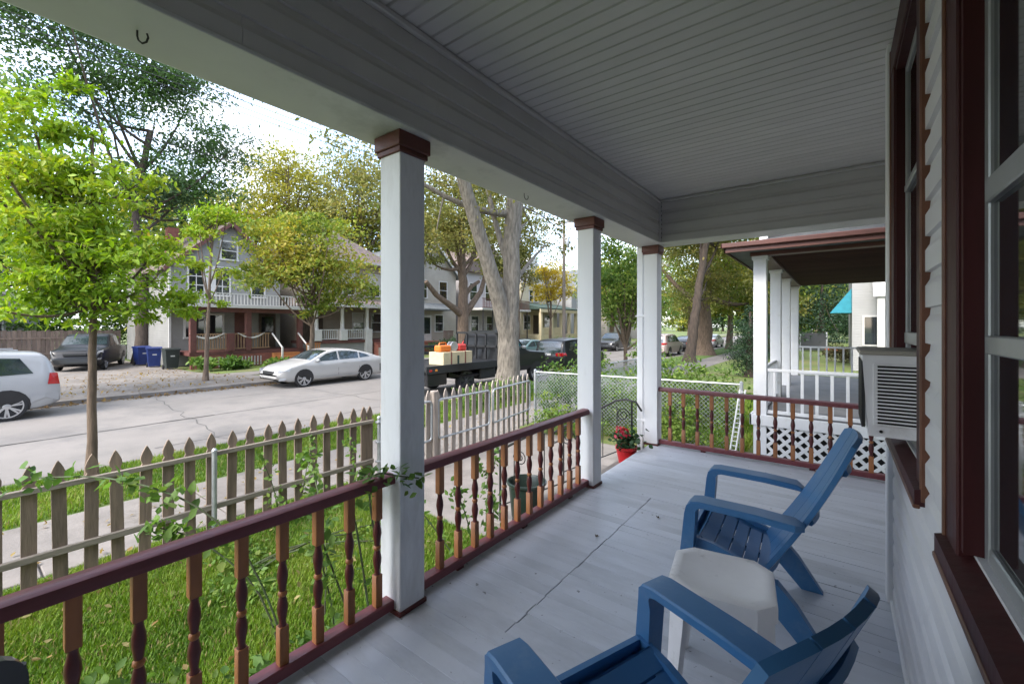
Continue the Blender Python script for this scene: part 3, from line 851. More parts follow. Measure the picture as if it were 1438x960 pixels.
for sx in (-1, 1):
    for sy in (-1, 1):
        vs = []
        for h, r, w, t in ((.425, .200, .040, .030), (.30, .207, .036, .028), (0.0, .236, .024, .022)):
            dx, dy = sx * .7071, sy * .7071
            for o_, q in ((r, -w), (r, w), (r - t, w * .9), (r - t, -w * .9)):
                vs.append((dx * o_ - dy * q, dy * o_ + dx * q, h))
        fs = [(0, 1, 2, 3), (11, 10, 9, 8)]
        for k in range(2):
            for j in range(4): fs.append((k * 4 + j, k * 4 + 4 + j, k * 4 + 4 + (j + 1) % 4, k * 4 + (j + 1) % 4))
        MB().add(vs, fs).build('leg', 'wplastic', st)

# dark folding chair, only its corner reaches into view
fc = thing('folding_chair', 'charcoal grey chair with a rounded back beside the front railing', 'chair', (-1.08, -.07, 0), R(190))
pts = []
def rr(w, h, r, n=6):
    o = []
    for cx, cy, a0 in ((w - r, h - r, 0), (-w + r, h - r, 90), (-w + r, -h + r, 180), (w - r, -h + r, 270)):
        for k in range(n + 1):
            a = R(a0 + 90 * k / n); o.append((cx + r * math.cos(a), cy + r * math.sin(a)))
    return o
MB().ext([(a, b + .59) for a, b in rr(.20, .19, .06)], .14, .165, 'yz').build('backrest', 'cargrey', fc)
MB().ext(rr(.21, .21, .05), .41, .44, 'xy').build('seat', 'cargrey', fc)
for sx in (-.17, .16):
    for sy in (-.19, .19):
        MB().tube([(sx, sy, 0), (sx, sy, .42 if sx < 0 else .74)], .012, 8).build('leg', 'iron', fc, smooth=True)

# fallen leaf on the boards
def flat_leaf(x, y, rz, s, m, label):
    mb = MB(); o = []
    for k in range(10):
        a = 2 * math.pi * k / 10; r = s * (1.0 if k % 2 == 0 else .45)
        o.append((r * math.cos(a), r * .8 * math.sin(a), .004 + .006 * (k % 3)))
    mb.add([(0, 0, .003)] + o, [(0, 1 + k, 1 + (k + 1) % 10) for k in range(10)])
    mb.add([(0, 0, .002)] + [(p[0], p[1], p[2] - .001) for p in o], [(0, 1 + (k + 1) % 10, 1 + k) for k in range(10)])
    mb.tube([(0, 0, .003), (-s * 1.5, s * .2, .003)], .0015, 4)
    ob = mb.build('fallen_leaf', m, None, loc=(x, y, .001), rotz=rz)
    tag(ob, label, 'leaf')
M['leafgreen'] = mat('leaf_green_flat', (0.13, 0.17, 0.045), (0.09, 0.12, 0.03), scale=20, rough=0.7)
M['leafbrown'] = mat('leaf_brown_flat', (0.14, 0.085, 0.04), (0.09, 0.055, 0.03), scale=20, rough=0.8)
flat_leaf(-.42, 3.30, .6, .045, 'leafgreen', 'green fallen leaf lying on the boards behind the chair by the air conditioner')
flat_leaf(-.02, 1.95, 1.2, .02, 'leafbrown', 'small brown leaf lying on the boards close to the house wall')
flat_leaf(-1.05, 3.15, 2.2, .016, 'leafbrown', 'tiny brown leaf on the boards near the long board joint')
flat_leaf(-1.28, 2.62, 4.2, .014, 'leafbrown', 'tiny brown leaf on the boards before the railing')

# ================================================================ pots by the steps
def leaves_np(name, pos, size, pal, parent, seed, kind=True, up=.35, aspect=.5, m='leaf'):
    """many single leaves (four triangles each, folded along the rib) at the given points"""
    rg = np.random.default_rng(seed)
    n = len(pos)
    d = rg.normal(size=(n, 3)); d[:, 2] -= .15; d /= np.linalg.norm(d, axis=1)[:, None]
    nr = rg.normal(size=(n, 3)); nr[:, 2] = np.abs(nr[:, 2]) + up * 2
    b = np.cross(nr, d); b /= np.linalg.norm(b, axis=1)[:, None] + 1e-9
    nn = np.cross(d, b)
    s = (size * rg.uniform(.6, 1.3, n))[:, None]
    w = s * aspect * .5
    v = np.empty((n, 6, 3))
    v[:, 0] = pos
    v[:, 1] = pos + d * s * .38 + b * w + nn * s * .07
    v[:, 2] = pos + d * s * .75 + b * w * .62 + nn * s * .05
    v[:, 3] = pos + d * s
    v[:, 4] = pos + d * s * .75 - b * w * .62 + nn * s * .05
    v[:, 5] = pos + d * s * .38 - b * w + nn * s * .07
    f = np.array([[0, 1, 2, 3], [0, 3, 4, 5]])
    faces = (np.arange(n)[:, None, None] * 6 + f[None]).reshape(-1, 4)
    me = bpy.data.meshes.new(name)
    me.vertices.add(n * 6); me.vertices.foreach_set('co', v.reshape(-1))
    me.loops.add(faces.size); me.loops.foreach_set('vertex_index', faces.reshape(-1).astype(np.int32))
    me.polygons.add(len(faces)); me.polygons.foreach_set('loop_start', np.arange(0, faces.size, 4, dtype=np.int32))
    pal = np.array(pal, dtype=float)
    # colour follows slow drift between clumps plus a jitter per leaf
    ph = np.sin(pos[:, 0] * 1.7 + seed) + np.sin(pos[:, 1] * 1.9 + seed * 2.1) + np.sin(pos[:, 2] * 1.5 + seed * .7)
    t = np.clip(.5 + ph * .16 + rg.normal(size=n) * .22, 0, .9999) * (len(pal) - 1)
    i0 = t.astype(int); fr = (t - i0)[:, None]
    c = pal[i0] * (1 - fr) + pal[i0 + 1] * fr
    c *= rg.uniform(.75, 1.25, n)[:, None]
    cc = np.ones((n, 6, 4)); cc[:, :, :3] = c[:, None]
    at = me.color_attributes.new('Col', 'FLOAT_COLOR', 'POINT')
    at.data.foreach_set('color', cc.reshape(-1))
    me.materials.append(M[m]); me.update(); me.validate()
    o = piece(name, me, parent)
    if kind: o['kind'] = 'stuff'
    return o

rp = thing('flower_pot', 'red plastic pot of red flowers on the porch steps', 'flower pot', (-1.93, 4.72, -.17))
MB().lathe([(.085, 0), (.115, .16), (.125, .165), (.125, .195), (.112, .195), (.108, .17)], 24).build('pot', 'redpot', rp, smooth=True)
MB().lathe([(.108, .168), (.02, .175)], 16).build('soil', 'soil', rp)
rg = np.random.default_rng(3)
p = rg.normal(size=(260, 3)) * np.array([.075, .075, .055]) + np.array([0, 0, .27])
leaves_np('foliage', p, .055, [(.03, .07, .03), (.06, .12, .05), (.10, .17, .10)], rp, 5, aspect=.8)
for k in range(9):
    a = rg.uniform(0, 6.28); r = rg.uniform(.02, .11)
    q = np.array([r * math.cos(a), r * math.sin(a), rg.uniform(.30, .39)])
    pp = q + rg.normal(size=(16, 3)) * .016
    leaves_np('blossom', pp, .034, [(.50, .02, .04), (.62, .05, .09), (.55, .16, .22)], rp, 40 + k, kind=False, aspect=.9)
    MB().tube([(q[0] * .4, q[1] * .4, .18), tuple(q)], .002, 4).build('stem', 'stem', rp)
tb = thing('plastic_tub', 'dark green plastic tub with a curled rim on the path beside the steps', 'tub', (-2.55, 3.62, GZ))
MB().lathe([(.15, .30), (.155, .31), (.185, .62), (.205, .64), (.205, .66), (.19, .665), (.175, .64), (.15, .36)], 22).build('tub', 'greenpot', tb, smooth=True)
MB().lathe([(.17, 0), (.15, .28), (.12, .305)], 18).build('stand', 'iron', tb, smooth=True)

# ================================================================ fences
PICK = [(-.045, 0), (.045, 0), (.045, .93), (.030, .955), (.043, .985), (.043, 1.02), (.030, 1.06), (.012, 1.10), (0, 1.118), (-.012, 1.10), (-.030, 1.06), (-.043, 1.02), (-.043, .985), (-.030, .955), (-.045, .93)]
pk = MB().ext(PICK, -.010, .010, 'yz').mesh('picket', 'fence')
pkg = MB().ext(PICK, -.010, .010, 'yz').mesh('picket', 'fence_grey')
FX = -5.2
fence = thing('picket_fence', 'weathered brown picket fence with spade-shaped tops along the lawn', 'fence', (FX, 0, GZ))
rnd = random.Random(21)
for k in range(-16, 18):
    y = .425 + .1818 * k
    o = piece('picket', pk, fence, (-.012, y, .012 + rnd.uniform(-.012, .012)))
    o.rotation_euler = (rnd.uniform(-.02, .02), 0, rnd.uniform(-.04, .04))
piece('picket', pk, fence, (-.012, 3.60, .012))
for z, w in ((.918, .045), (.37, .055)):
    MB().box(-.004, .036, -2.6, 3.64, z - w / 2, z + w / 2, .004).build('rail', 'fence_rail', fence)
for y in (-1.6, 1.70, 3.70):
    p = MB().tube([(.062, y, -.1), (.062, y, .95)], .024, 12).lathe([(.027, .945), (.027, .965), (.012, .985)], 12, (.062, y, 0))
    p.build('pipe_post', 'galv', fence, smooth=True)
h = MB()
for z in (.35, .62, .90): h.box(.03, .10, 3.66, 3.74, z - .012, z + .012, .003)
h.tube([(.075, 3.76, .30), (.075, 3.76, 1.0)], .012, 8)
h.build('hinge_hardware', 'galv', fence)

def gate(label, a, b, n, arch=True):
    """one leaf on a pipe frame from a to b"""
    a, b = Vector((a[0], a[1], 0)), Vector((b[0], b[1], 0))
    L = (b - a).length; ang = math.atan2(-(b - a).x, (b - a).y)
    g_ = thing('picket_gate', label, 'gate', (a.x, a.y, GZ), ang)
    z0, z1, r = .42, 1.045, .06
    loop = []
    for cy, cz, a0 in ((L - r - .02, z1 - r, 0), (r + .02, z1 - r, 90), (r + .02, z0 + r, 180), (L - r - .02, z0 + r, 270)):
        for k in range(5):
            t = R(a0 + 90 * k / 4); loop.append((.02, cy + r * math.cos(t), cz + r * math.sin(t)))
    loop.append(loop[0])
    MB().tube(loop, .018, 8, cap=False).build('pipe_frame', 'galv', g_, smooth=True)
    for k in range(n):
        y = .06 + (L - .12) * k / (n - 1)
        o = piece('picket', pkg, g_, (-.018, y, .09 + rnd.uniform(-.012, .012)))
        o.rotation_euler = (rnd.uniform(-.015, .015), 0, 0)
    return g_
gate('grey picket gate on a pipe frame at the end of the path from the steps', (FX, 3.76), (FX, 4.74), 6)
gate('grey picket gate leaf on a bent pipe frame nearer the path', (FX, 4.84), (FX, 6.17), 8)
gate('grey picket gate leaf on a bent pipe frame joining the chain-link fence', (FX, 6.24), (-5.42, 7.80), 8)
gp = thing('gate_post', 'grey wooden gate post with a rounded top between two picket gates', 'post', (FX, 4.79, GZ))
MB().box(-.05, .05, -.05, .05, 0, 1.20, .012).build('timber', 'fence_grey', gp)

# chain-link fence
cl = thing('chain_link_fence', 'galvanised chain-link fence with a top rail from the picket gates to the neighbouring porch', 'fence', (-5.4, 8.0, GZ))
A0, A1, CH = Vector((0, 0, 0)), Vector((4.05, .42, 0)), 1.22
CLL = (A1 - A0).length; dr_ = (A1 - A0).normalized()
def wires(L, h, p=.075, r=.0022):
    mb = MB()
    nn = int((L + h) / p)
    for i in range(nn):
        for s in (0, 1):
            u0 = i * p
            pts = []
            ua, za, ub, zb = (u0, .03, u0 - (h - .03), h) if s else (u0 - (h - .03), .03, u0, h)
            # clip to the panel
            lo, hi = min(ua, ub), max(ua, ub)
            t0 = 0.0; t1 = 1.0
            for bound in (0.0, L):
                pass
            du = ub - ua
            ta, tb_ = (0 - ua) / du, (L - ua) / du
            t0 = max(0, min(ta, tb_)); t1 = min(1, max(ta, tb_))
            if t1 - t0 < .02: continue
            P = lambda t: (ua + du * t, 0.004 * (1 if s else -1), za + (zb - za) * t)
            mb.bar(P(t0), P(t1), r * 2, r * 2)
    return mb
ang = math.atan2(dr_.y, dr_.x)
wires(CLL, CH - .02).build('wire_mesh', 'galv', cl, rotz=ang)
MB().tube([(0, 0, CH), (CLL, 0, CH)], .017, 8).build('top_rail', 'galv', cl, smooth=True, rotz=ang)
for t, r in ((0, .03), (.33, .022), (.66, .022), (1, .03)):
    o = MB().tube([(CLL * t, .0, -.1), (CLL * t, .0, CH + .03)], r, 10).lathe([(r + .003, CH + .028), (r + .003, CH + .04), (.008, CH + .06)], 10, (CLL * t, 0, 0))
    o.build('pipe_post', 'galv', cl, smooth=True, rotz=ang)
# second run of chain link, along the pavement in front of the neighbour
cl2 = thing('chain_link_fence', 'low chain-link fence along the pavement before the neighbouring lawn', 'fence', (-5.45, 8.05, GZ))
wires(9.0, 1.1).build('wire_mesh', 'galv', cl2, rotz=R(90))
MB().tube([(0, 0, 1.12), (9, 0, 1.12)], .017, 8).build('top_rail', 'galv', cl2, smooth=True, rotz=R(90))
for u in (3, 6, 9): MB().tube([(u, 0, -.1), (u, 0, 1.15)], .022, 10).build('pipe_post', 'galv', cl2, smooth=True, rotz=R(90))
# white ladder-like trellis leaning at the fence end
tr = thing('leaning_trellis', 'narrow white trellis leaning by the end of the chain-link fence', 'trellis', (-1.30, 7.9, GZ))
for x in (0, .085): MB().bar((x - .16, 0, 0), (x - .02, .2, 1.18), .018, .018).build('rail', 'nwhite', tr)
for k in range(16):
    t = (k + .5) / 16
    MB().bar((-.16 + .14 * t, .2 * t, 1.18 * t), (-.075 + .14 * t, .2 * t, 1.18 * t), .010, .010).build('rung', 'nwhite', tr)

# ================================================================ neighbouring porch
nb = thing('neighbour_house', 'neighbouring house with white porch posts, brown roof edge and white lattice skirt', 'house', (-1.0, 7.8, GZ))
def NB(mb, name, m, parent=None, **k):
    mb.v = [(x + 1.0, y - 7.8, z - GZ) for x, y, z in mb.v] if parent is None or True else mb.v
    return mb.build(name, m, nb if parent is None else parent, **k)
NY0, NY1 = 7.80, 14.75
nf = NB(Bx(-1.10, 3, NY0, NY1, -.14, .0, .006), 'deck', 'ngrey')
NB(MB().box(-1.13, 3, NY0 - .025, NY0 - .002, -.17, -.002, .004).box(-1.13, -1.102, NY0 - .025, NY1, -.17, -.002, .004), 'deck_fascia', 'nwhite', nf)
for y in (7.80, 9.93, 11.95, 14.55):
    z0 = GZ if y < 8 else 0
    p = NB(Bx(-1.08, -.90, y, y + .18, z0, 2.50, .004), 'post', 'nwhite')
    NB(Bx(-1.10, -.88, y - .02, y + .20, 2.44, 2.50, .004), 'post_cap', 'nwhite', p)
nr = NB(MB().ext([(-1.40, 2.56), (-1.40, 2.64), (3.2, 3.10), (3.2, 2.56)], NY0 - .38, NY1 + .4, 'xz'), 'porch_roof', 'roof_grey')
NB(MB().box(-1.43, 3.2, NY0 - .415, NY0 - .385, 2.53, 2.655, .004).box(-1.43, -1.403, NY0 - .415, NY1 + .4, 2.53, 2.655, .004), 'fascia', 'nfascia', nr)
NB(MB().box(-1.47, 3.2, NY0 - .46, NY0 - .42, 2.60, 2.675, .01).box(-1.47, -1.44, NY0 - .46, NY1 + .4, 2.60, 2.675, .01), 'gutter', 'nfascia', nr)
NB(MB().box(-1.12, 3.2, NY0 - .04, NY0 + .14, 2.50, 2.556, .004).box(-1.12, -.86, NY0 + .14, NY1, 2.50, 2.556, .004), 'roof_beam', 'nfascia', nr)
for k in range(34):
    y = NY0 + .15 + k * .2
    NB(Bx(-.855, 3.0, y, y + .192, 2.535, 2.552, .004), 'ceiling_board', 'nceil', nr)
NB(Bx(2.2, 10, 8.2, 17, -.85, 6.4), 'wall', 'hwhite')
NB(MB().ext([(7.7, 6.4), (17.5, 6.4), (12.6, 9.6)], 1.8, 10.5, 'yz'), 'main_roof', 'roof_grey')
# dark balcony rail on the porch roof
br = NB(MB().box(-.9, 2.6, 8.02, 8.06, 3.12, 3.17).box(-.9, 2.6, 8.02, 8.06, 2.80, 2.84), 'balcony_rail', 'black')
for k in range(12):
    NB(Bx(-.88 + .3 * k, -.85 + .3 * k, 8.025, 8.055, 2.66, 3.12), 'baluster', 'black', br)
NB(Bx(-1.02, -.90, 7.98, 8.10, 2.66, 3.25, .006), 'rail_post', 'nwhite', br)
# white rails
def nrail(x0, x1, y, z0, z1, dz, n):
    r = MB()
    for zz, th in ((z1, .045), (z0, .05)):
        r.bar((x0, y, zz), (x1, y, zz + dz), .05, th, .004)
    o = NB(r, 'railing', 'nwhite')
    for k in range(n):
        t = (k + .5) / n; x = x0 + (x1 - x0) * t
        NB(Bx(x - .02, x + .02, y - .018, y + .018, z0 + dz * t, z1 + dz * t, .003), 'baluster', 'nwhite', o)
    return o
nrail(-.89, 2.2, NY0 + .06, .045, .70, 0, 17)
nrail(-.89, 2.2, NY1 - .1, .045, .80, 0, 17)
r = MB()
for zz in (.70, .045): r.bar((-.99, 7.98, zz), (-.99, 9.93, zz), .05, .05, .004)
o = NB(r, 'railing', 'nwhite')
for k in range(10): NB(Bx(-1.01, -.97, 8.08 + .19 * k, 8.12 + .19 * k, .045, .70, .003), 'baluster', 'nwhite', o)
# lattice skirt, slat by slat
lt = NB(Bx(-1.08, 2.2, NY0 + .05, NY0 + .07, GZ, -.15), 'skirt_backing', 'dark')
z0, z1 = GZ + .06, -.17
NB(MB().box(-.90, 2.2, NY0 - .012, NY0 + .012, z0 - .05, z0, .003), 'skirt_rail', 'nwhite', lt)
hh = z1 - z0
k = 0
u = -.90 - hh
while u < 2.2:
    for s in (0, 1):
        xa, xb = (u, u + hh) if s == 0 else (u + hh, u)
        za, zb = z0, z1
        pa, pb = [xa, za], [xb, zb]
        # clip at x = -0.9 and x = 2.2
        lo, hi = -.90, 2.2
        t0, t1 = 0.0, 1.0
        dx = xb - xa
        ta, tb_ = (lo - xa) / dx, (hi - xa) / dx
        t0, t1 = max(0, min(ta, tb_)), min(1, max(ta, tb_))
        if t1 - t0 > .05:
            f = lambda t: (xa + dx * t, NY0 + (.004 if s else -.006), za + (zb - za) * t)
            NB(MB().bar(f(t0), f(t1), .008, .046), 'lattice_slat', 'nwhite', lt)
    u += .16
# ================================================================ houses across the street (fronts face +x)
def H_(root):
    o = root.location.copy()
    def put(mb, name, m, parent=None, **k):
        mb.v = [(x - o.x, y - o.y, z - o.z) for x, y, z in mb.v]
        return mb.build(name, m, root if parent is None else parent, **k)
    return put

def hwin(put, x, y0, y1, z0, z1, trim='trim', grid=(1, 2), shade=None):
    """a framed window on a facade facing +x"""
    t = .09
    w = put(MB().box(x - .02, x + .05, y0 - t, y0, z0 - t, z1 + t).box(x - .02, x + .05, y1, y1 + t, z0 - t, z1 + t)
            .box(x - .02, x + .06, y0, y1, z1, z1 + t).box(x - .02, x + .08, y0 - t - .03, y1 + t + .03, z0 - t, z0), 'window', trim)
    put(Bx(x - .015, x + .012, y0, y1, z0, z1), 'pane', 'glass', w)
    mu = MB(); ny, nz = grid
    for i in range(1, ny): y = y0 + (y1 - y0) * i / ny; mu.box(x + .012, x + .03, y - .022, y + .022, z0, z1)
    for i in range(1, nz): z = z0 + (z1 - z0) * i / nz; mu.box(x + .012, x + .034, y0, y1, z - .025, z + .025)
    if mu.v: put(mu, 'muntin', trim, w)
    if shade: put(Bx(x + .002, x + .0145, y0 + .02, y1 - .02, z1 - (z1 - z0) * shade, z1 - .01), 'blind', 'curtain', w)
    return w

def gable_roof(put, xf, xb, y0, y1, ze, zp, m='roof', over=.35, trim='redpost', th=.16):
    """ridge runs along x, gable faces +x"""
    ym = (y0 + y1) / 2
    sl = (zp - ze) / (ym - y0)
    ya, yb = y0 - over, y1 + over
    za = ze - over * sl
    r = put(MB().ext([(ya, za), (ym, zp), (yb, za), (yb, za + th), (ym, zp + th), (ya, za + th)], xb, xf + over, 'yz'), 'roof', m)
    put(MB().ext([(ya, za - .10), (ym, zp - .10), (yb, za - .10), (yb, za + th + .01), (ym, zp + th + .01), (ya, za + th + .01)], xf + over + .002, xf + over + .05, 'yz'), 'bargeboard', trim, r)
    return r

def railset(put, x, y0, y1, z0, z1, n, m, name='porch_railing', th=.045):
    r = put(Bx(x - .03, x + .03, y0, y1, z1 - .06, z1), name, m)
    put(Bx(x - .03, x + .03, y0, y1, z0, z0 + .06), 'bottom_rail', m, r)
    for k in range(n):
        y = y0 + (y1 - y0) * (k + .5) / n
        put(Bx(x - th / 2, x + th / 2, y - th / 2, y + th / 2, z0 + .06, z1 - .06), 'baluster', m, r)
    return r

# --- grey gabled house with red-brown porch
h1 = thing('gabled_house', 'grey gabled house with red-brown porch posts and a white balcony rail', 'house', (-29, 10.3, GZ))
put = H_(h1)
w = put(MB().ext([(7.5, GZ), (13.3, GZ), (13.3, 4.7), (10.4, 7.4), (7.5, 4.7)], -38, -29, 'yz'), 'wall', 'hgrey')
gable_roof(put, -29, -38.3, 7.5, 13.3, 4.75, 7.42, 'roof')
put(Bx(-34.2, -33.6, 8.6, 9.15, 5.2, 7.6), 'chimney', 'redbrick')
hwin(put, -29, 9.95, 10.75, 5.35, 6.35, grid=(1, 2))
hwin(put, -29, 8.35, 9.05, 3.2, 4.7, grid=(2, 3)); hwin(put, -29, 9.65, 10.35, 3.2, 4.7, grid=(2, 3))
put(Bx(-29.0, -28.955, 9.14, 9.56, 3.1, 4.8), 'wall_panel', 'trim')
put(Bx(-29.0, -28.94, 7.5, 13.3, 4.72, 4.86), 'band_board', 'trim')
hwin(put, -29, 11.6, 12.3, 3.2, 4.7, grid=(1, 2))
hwin(put, -29, 8.2, 10.0, .75, 2.0, grid=(2, 1))
d = put(Bx(-29.0, -28.95, 12.0, 13.0, .02, 2.15), 'door', 'bark_dark')
put(Bx(-28.95, -28.93, 12.15, 12.85, 1.0, 1.95), 'door_pane', 'glass', d)
d = put(Bx(-29.0, -28.95, 10.65, 11.25, .02, 2.2), 'side_panel', 'redpost')
pf = put(Bx(-29, -26.3, 7.6, 13.5, -.16, .02), 'porch_floor', 'redpost')
put(Bx(-26.42, -26.32, 7.65, 13.45, GZ, -.16), 'porch_skirt', 'redbrick', pf)
sl = MB()
for k in range(14): sl.box(-26.31, -26.29, 8.9 + .16 * k, 8.95 + .16 * k, GZ + .05, -.3)
put(sl, 'skirt_lattice', 'trim', pf)
prf = put(Bx(-29.1, -26.0, 7.0, 13.7, 2.36, 2.48), 'porch_roof', 'trim')
put(Bx(-26.5, -26.2, 7.1, 13.6, 2.12, 2.36), 'porch_beam', 'redpost', prf)
for y in (7.75, 10.35, 13.25):
    put(Bx(-26.48, -26.22, y - .13, y + .13, .02, 2.12), 'porch_post', 'redpost')
put(Bx(-26.55, -26.15, 9.3, 9.62, .02, .98), 'rail_pier', 'redpost')
railset(put, -26.35, 7.9, 9.3, .12, .98, 12, 'tanwood'); railset(put, -26.35, 9.62, 10.22, .12, .98, 4, 'tanwood')
railset(put, -26.35, 10.48, 11.5, .12, .98, 7, 'tanwood')
railset(put, -26.15, 7.3, 13.4, 2.50, 3.15, 36, 'trim', 'balcony_railing', .04)
# pale bunting on the railing
for y0, y1 in ((7.6, 9.2), (9.8, 11.2)):
    pts = [(-26.27, y0 + (y1 - y0) * k / 8, 1.0 - .28 * math.sin(math.pi * k / 8)) for k in range(9)]
    put(MB().tube(pts, [.015 + .045 * math.sin(math.pi * k / 8) for k in range(9)], 6), 'bunting', 'curtain', smooth=True)
# wooden steps
ws = MB()
for k in range(4): ws.box(-26.3 + .3 * k, -26.0 + .3 * k, 11.6, 13.1, GZ, .02 - .2 * (k + 1))
put(ws, 'porch_steps', 'orangewood')
railset(put, -25.1, 13.0, 13.9, -.8, .35, 7, 'orangewood')
for y in (11.6, 13.1):
    put(MB().bar((-26.25, y, .95), (-25.0, y, .15), .06, .06).bar((-25.0, y, GZ), (-25.0, y, .2), .08, .08), 'handrail', 'trim')
put(Bx(-28.96, -28.88, 7.42, 7.52, GZ, 4.6), 'downspout', 'trim')

# --- tan house with white porch columns
h2 = thing('hipped_house', 'tan two-storey house with white porch columns and red front steps', 'house', (-29, 17.5, GZ))
put = H_(h2)
put(Bx(-38, -29, 14.4, 21.6, GZ, 6.2), 'wall', 'htan')
rf = MB().add([(-38.4, 13.9, 6.2), (-28.5, 13.9, 6.2), (-28.5, 22.1, 6.2), (-38.4, 22.1, 6.2), (-35, 18, 9.2), (-32, 18, 9.2)], [(0, 1, 5, 4), (1, 2, 5), (2, 3, 4, 5), (3, 0, 4), (3, 2, 1, 0)])
put(rf, 'roof', 'roof')
put(Bx(-38.5, -28.4, 13.8, 22.2, 6.04, 6.19), 'eaves', 'trim')
for y in (15.4, 17.8, 20.0): hwin(put, -29, y, y + .9, 3.7, 5.3, grid=(1, 2), shade=.5)
hwin(put, -29, 18.6, 19.5, .95, 2.3, grid=(1, 2), shade=.5)
hwin(put, -29, 20.2, 21.1, .95, 2.3, grid=(1, 2))
put(Bx(-29, -28.94, 14.7, 16.2, .4, 2.4), 'door', 'bark_dark')
pf = put(Bx(-29, -26.2, 14.0, 21.8, .24, .42), 'porch_floor', 'redpost')
put(Bx(-29, -26.3, 14.1, 21.7, GZ, .24), 'porch_base', 'hgrey', pf)
pr = put(MB().ext([(-25.8, 2.72), (-25.8, 2.88), (-29, 3.35), (-29, 2.72)], 13.8, 22.0, 'xz'), 'porch_roof', 'roof')
put(Bx(-25.82, -25.76, 13.78, 22.02, 2.62, 2.86), 'porch_fascia', 'trim', pr)
for y in (14.3, 16.1, 18.0, 20.1, 21.6):
    c = put(MB().lathe([(.16, 1.15), (.16, 1.2), (.13, 1.22), (.115, 2.5), (.15, 2.55), (.17, 2.64)], 12, (-26.35, y, 0)), 'column', 'trim', smooth=True)
    put(Bx(-26.62, -26.08, y - .26, y + .26, .42 if y < 17 else GZ, 1.15, .02), 'column_pier', 'trim', c)
railset(put, -26.35, 14.6, 15.8, .5, 1.15, 8, 'trim'); railset(put, -26.35, 16.4, 17.7, .5, 1.15, 8, 'trim')
stp = put(Bx(-26.2, -25.9, 18.4, 19.9, GZ, .23), 'porch_steps', 'redbrick')
for k in range(5): put(Bx(-25.9 + .3 * k, -25.6 + .3 * k, 18.4, 19.9, GZ, .05 - .18 * k), 'step', 'redbrick' if k % 2 == 0 else 'concrete', stp)

# --- pale house with a little grey door roof
h3 = thing('pale_house', 'pale beige house with a grey hood over its white door', 'house', (-28.5, 26.0, GZ))
put = H_(h3)
put(MB().ext([(23.6, GZ), (29.0, GZ), (29.0, 6.0), (26.3, 8.6), (23.6, 6.0)], -38, -28.5, 'yz'), 'wall', 'hbeige')
gable_roof(put, -28.5, -38, 23.6, 29.0, 6.0, 8.6, 'roof_grey', trim='trim')
put(MB().ext([(-27.1, 2.70), (-27.1, 2.82), (-28.5, 3.35), (-28.5, 2.70)], 24.0, 27.4, 'xz'), 'door_hood', 'roof_grey')
d = put(Bx(-28.5, -28.44, 24.9, 25.9, .1, 2.3), 'door', 'trim')
put(Bx(-28.44, -28.42, 25.05, 25.75, .7, 2.1), 'door_pane', 'glass', d)
hwin(put, -28.5, 26.4, 27.3, .9, 2.3); hwin(put, -28.5, 24.5, 25.4, 3.8, 5.3); hwin(put, -28.5, 26.9, 27.8, 3.8, 5.3)
put(Bx(-28.5, -27.0, 24.2, 27.2, GZ, .08), 'stoop', 'redbrick')
railset(put, -27.05, 26.0, 27.2, .1, .95, 8, 'redpost')

# --- lilac-grey house with thin dark porch columns
h4 = thing('balcony_house', 'pale lilac house with thin dark porch columns and a dark balcony rail', 'house', (-28.5, 33.0, GZ))
put = H_(h4)
put(Bx(-38, -28.5, 30.2, 37.5, GZ, 6.6), 'wall', 'hlilac')
put(MB().ext([(29.8, 6.6), (37.9, 6.6), (33.85, 9.6)], -38.3, -28.1, 'yz'), 'roof', 'roof')
for y in (30.9, 33.2, 35.6): hwin(put, -28.5, y, y + 1, 3.9, 5.5); hwin(put, -28.5, y + .2, y + 1.2, .8, 2.3)
pr = put(Bx(-28.5, -26.0, 29.9, 37.7, 2.85, 3.05), 'porch_roof', 'trim')
railset(put, -26.1, 30, 37.6, 3.06, 3.95, 34, 'redpost', 'balcony_railing')
put(Bx(-28.5, -26.0, 29.9, 37.7, GZ, .05), 'porch_floor', 'concrete')
for y in (30.2, 31.6, 33.6, 35.4, 37.3): put(MB().lathe([(.07, .05), (.06, 2.85)], 10, (-26.2, y, 0)), 'column', 'black')

# --- cream house with a dormer gable and green porch roof
h5 = thing('cream_house', 'cream house with a curved gable and a dark green porch roof', 'house', (-28.5, 45, GZ))
put = H_(h5)
put(Bx(-39, -28.5, 39.4, 47.2, GZ, 6.4), 'wall', 'hcream')
put(MB().ext([(39.4, 6.4), (44.0, 6.4), (43.6, 7.6), (42.8, 8.7), (42.3, 9.3), (41.1, 9.3), (40.6, 8.7), (39.8, 7.6)], -38, -28.45, 'yz'), 'dormer', 'trim')
put(MB().ext([(38.9, 6.4), (47.7, 6.4), (43.3, 9.0)], -39.3, -29.2, 'yz'), 'roof', 'roof_grey')
put(Bx(-28.5, -28.3, 39.2, 47.4, 6.2, 6.42), 'cornice', 'trim')
hwin(put, -28.42, 41.0, 41.5, 7.3, 8.6, grid=(1, 2)); hwin(put, -28.42, 41.95, 42.45, 7.3, 8.6, grid=(1, 2))
for y in (41.0, 42.0, 44.6): hwin(put, -28.5, y, y + .7, 4.2, 5.5)
pr = put(MB().ext([(-25.6, 3.2), (-25.6, 3.35), (-28.5, 4.0), (-28.5, 3.2)], 39.0, 47.6, 'xz'), 'porch_roof', 'roof_green')
put(Bx(-25.75, -25.58, 39.0, 47.6, 2.85, 3.2), 'porch_beam', 'trim_cream', pr)
put(Bx(-28.5, -25.7, 39.2, 47.4, GZ, .4), 'porch_base', 'trim_cream')
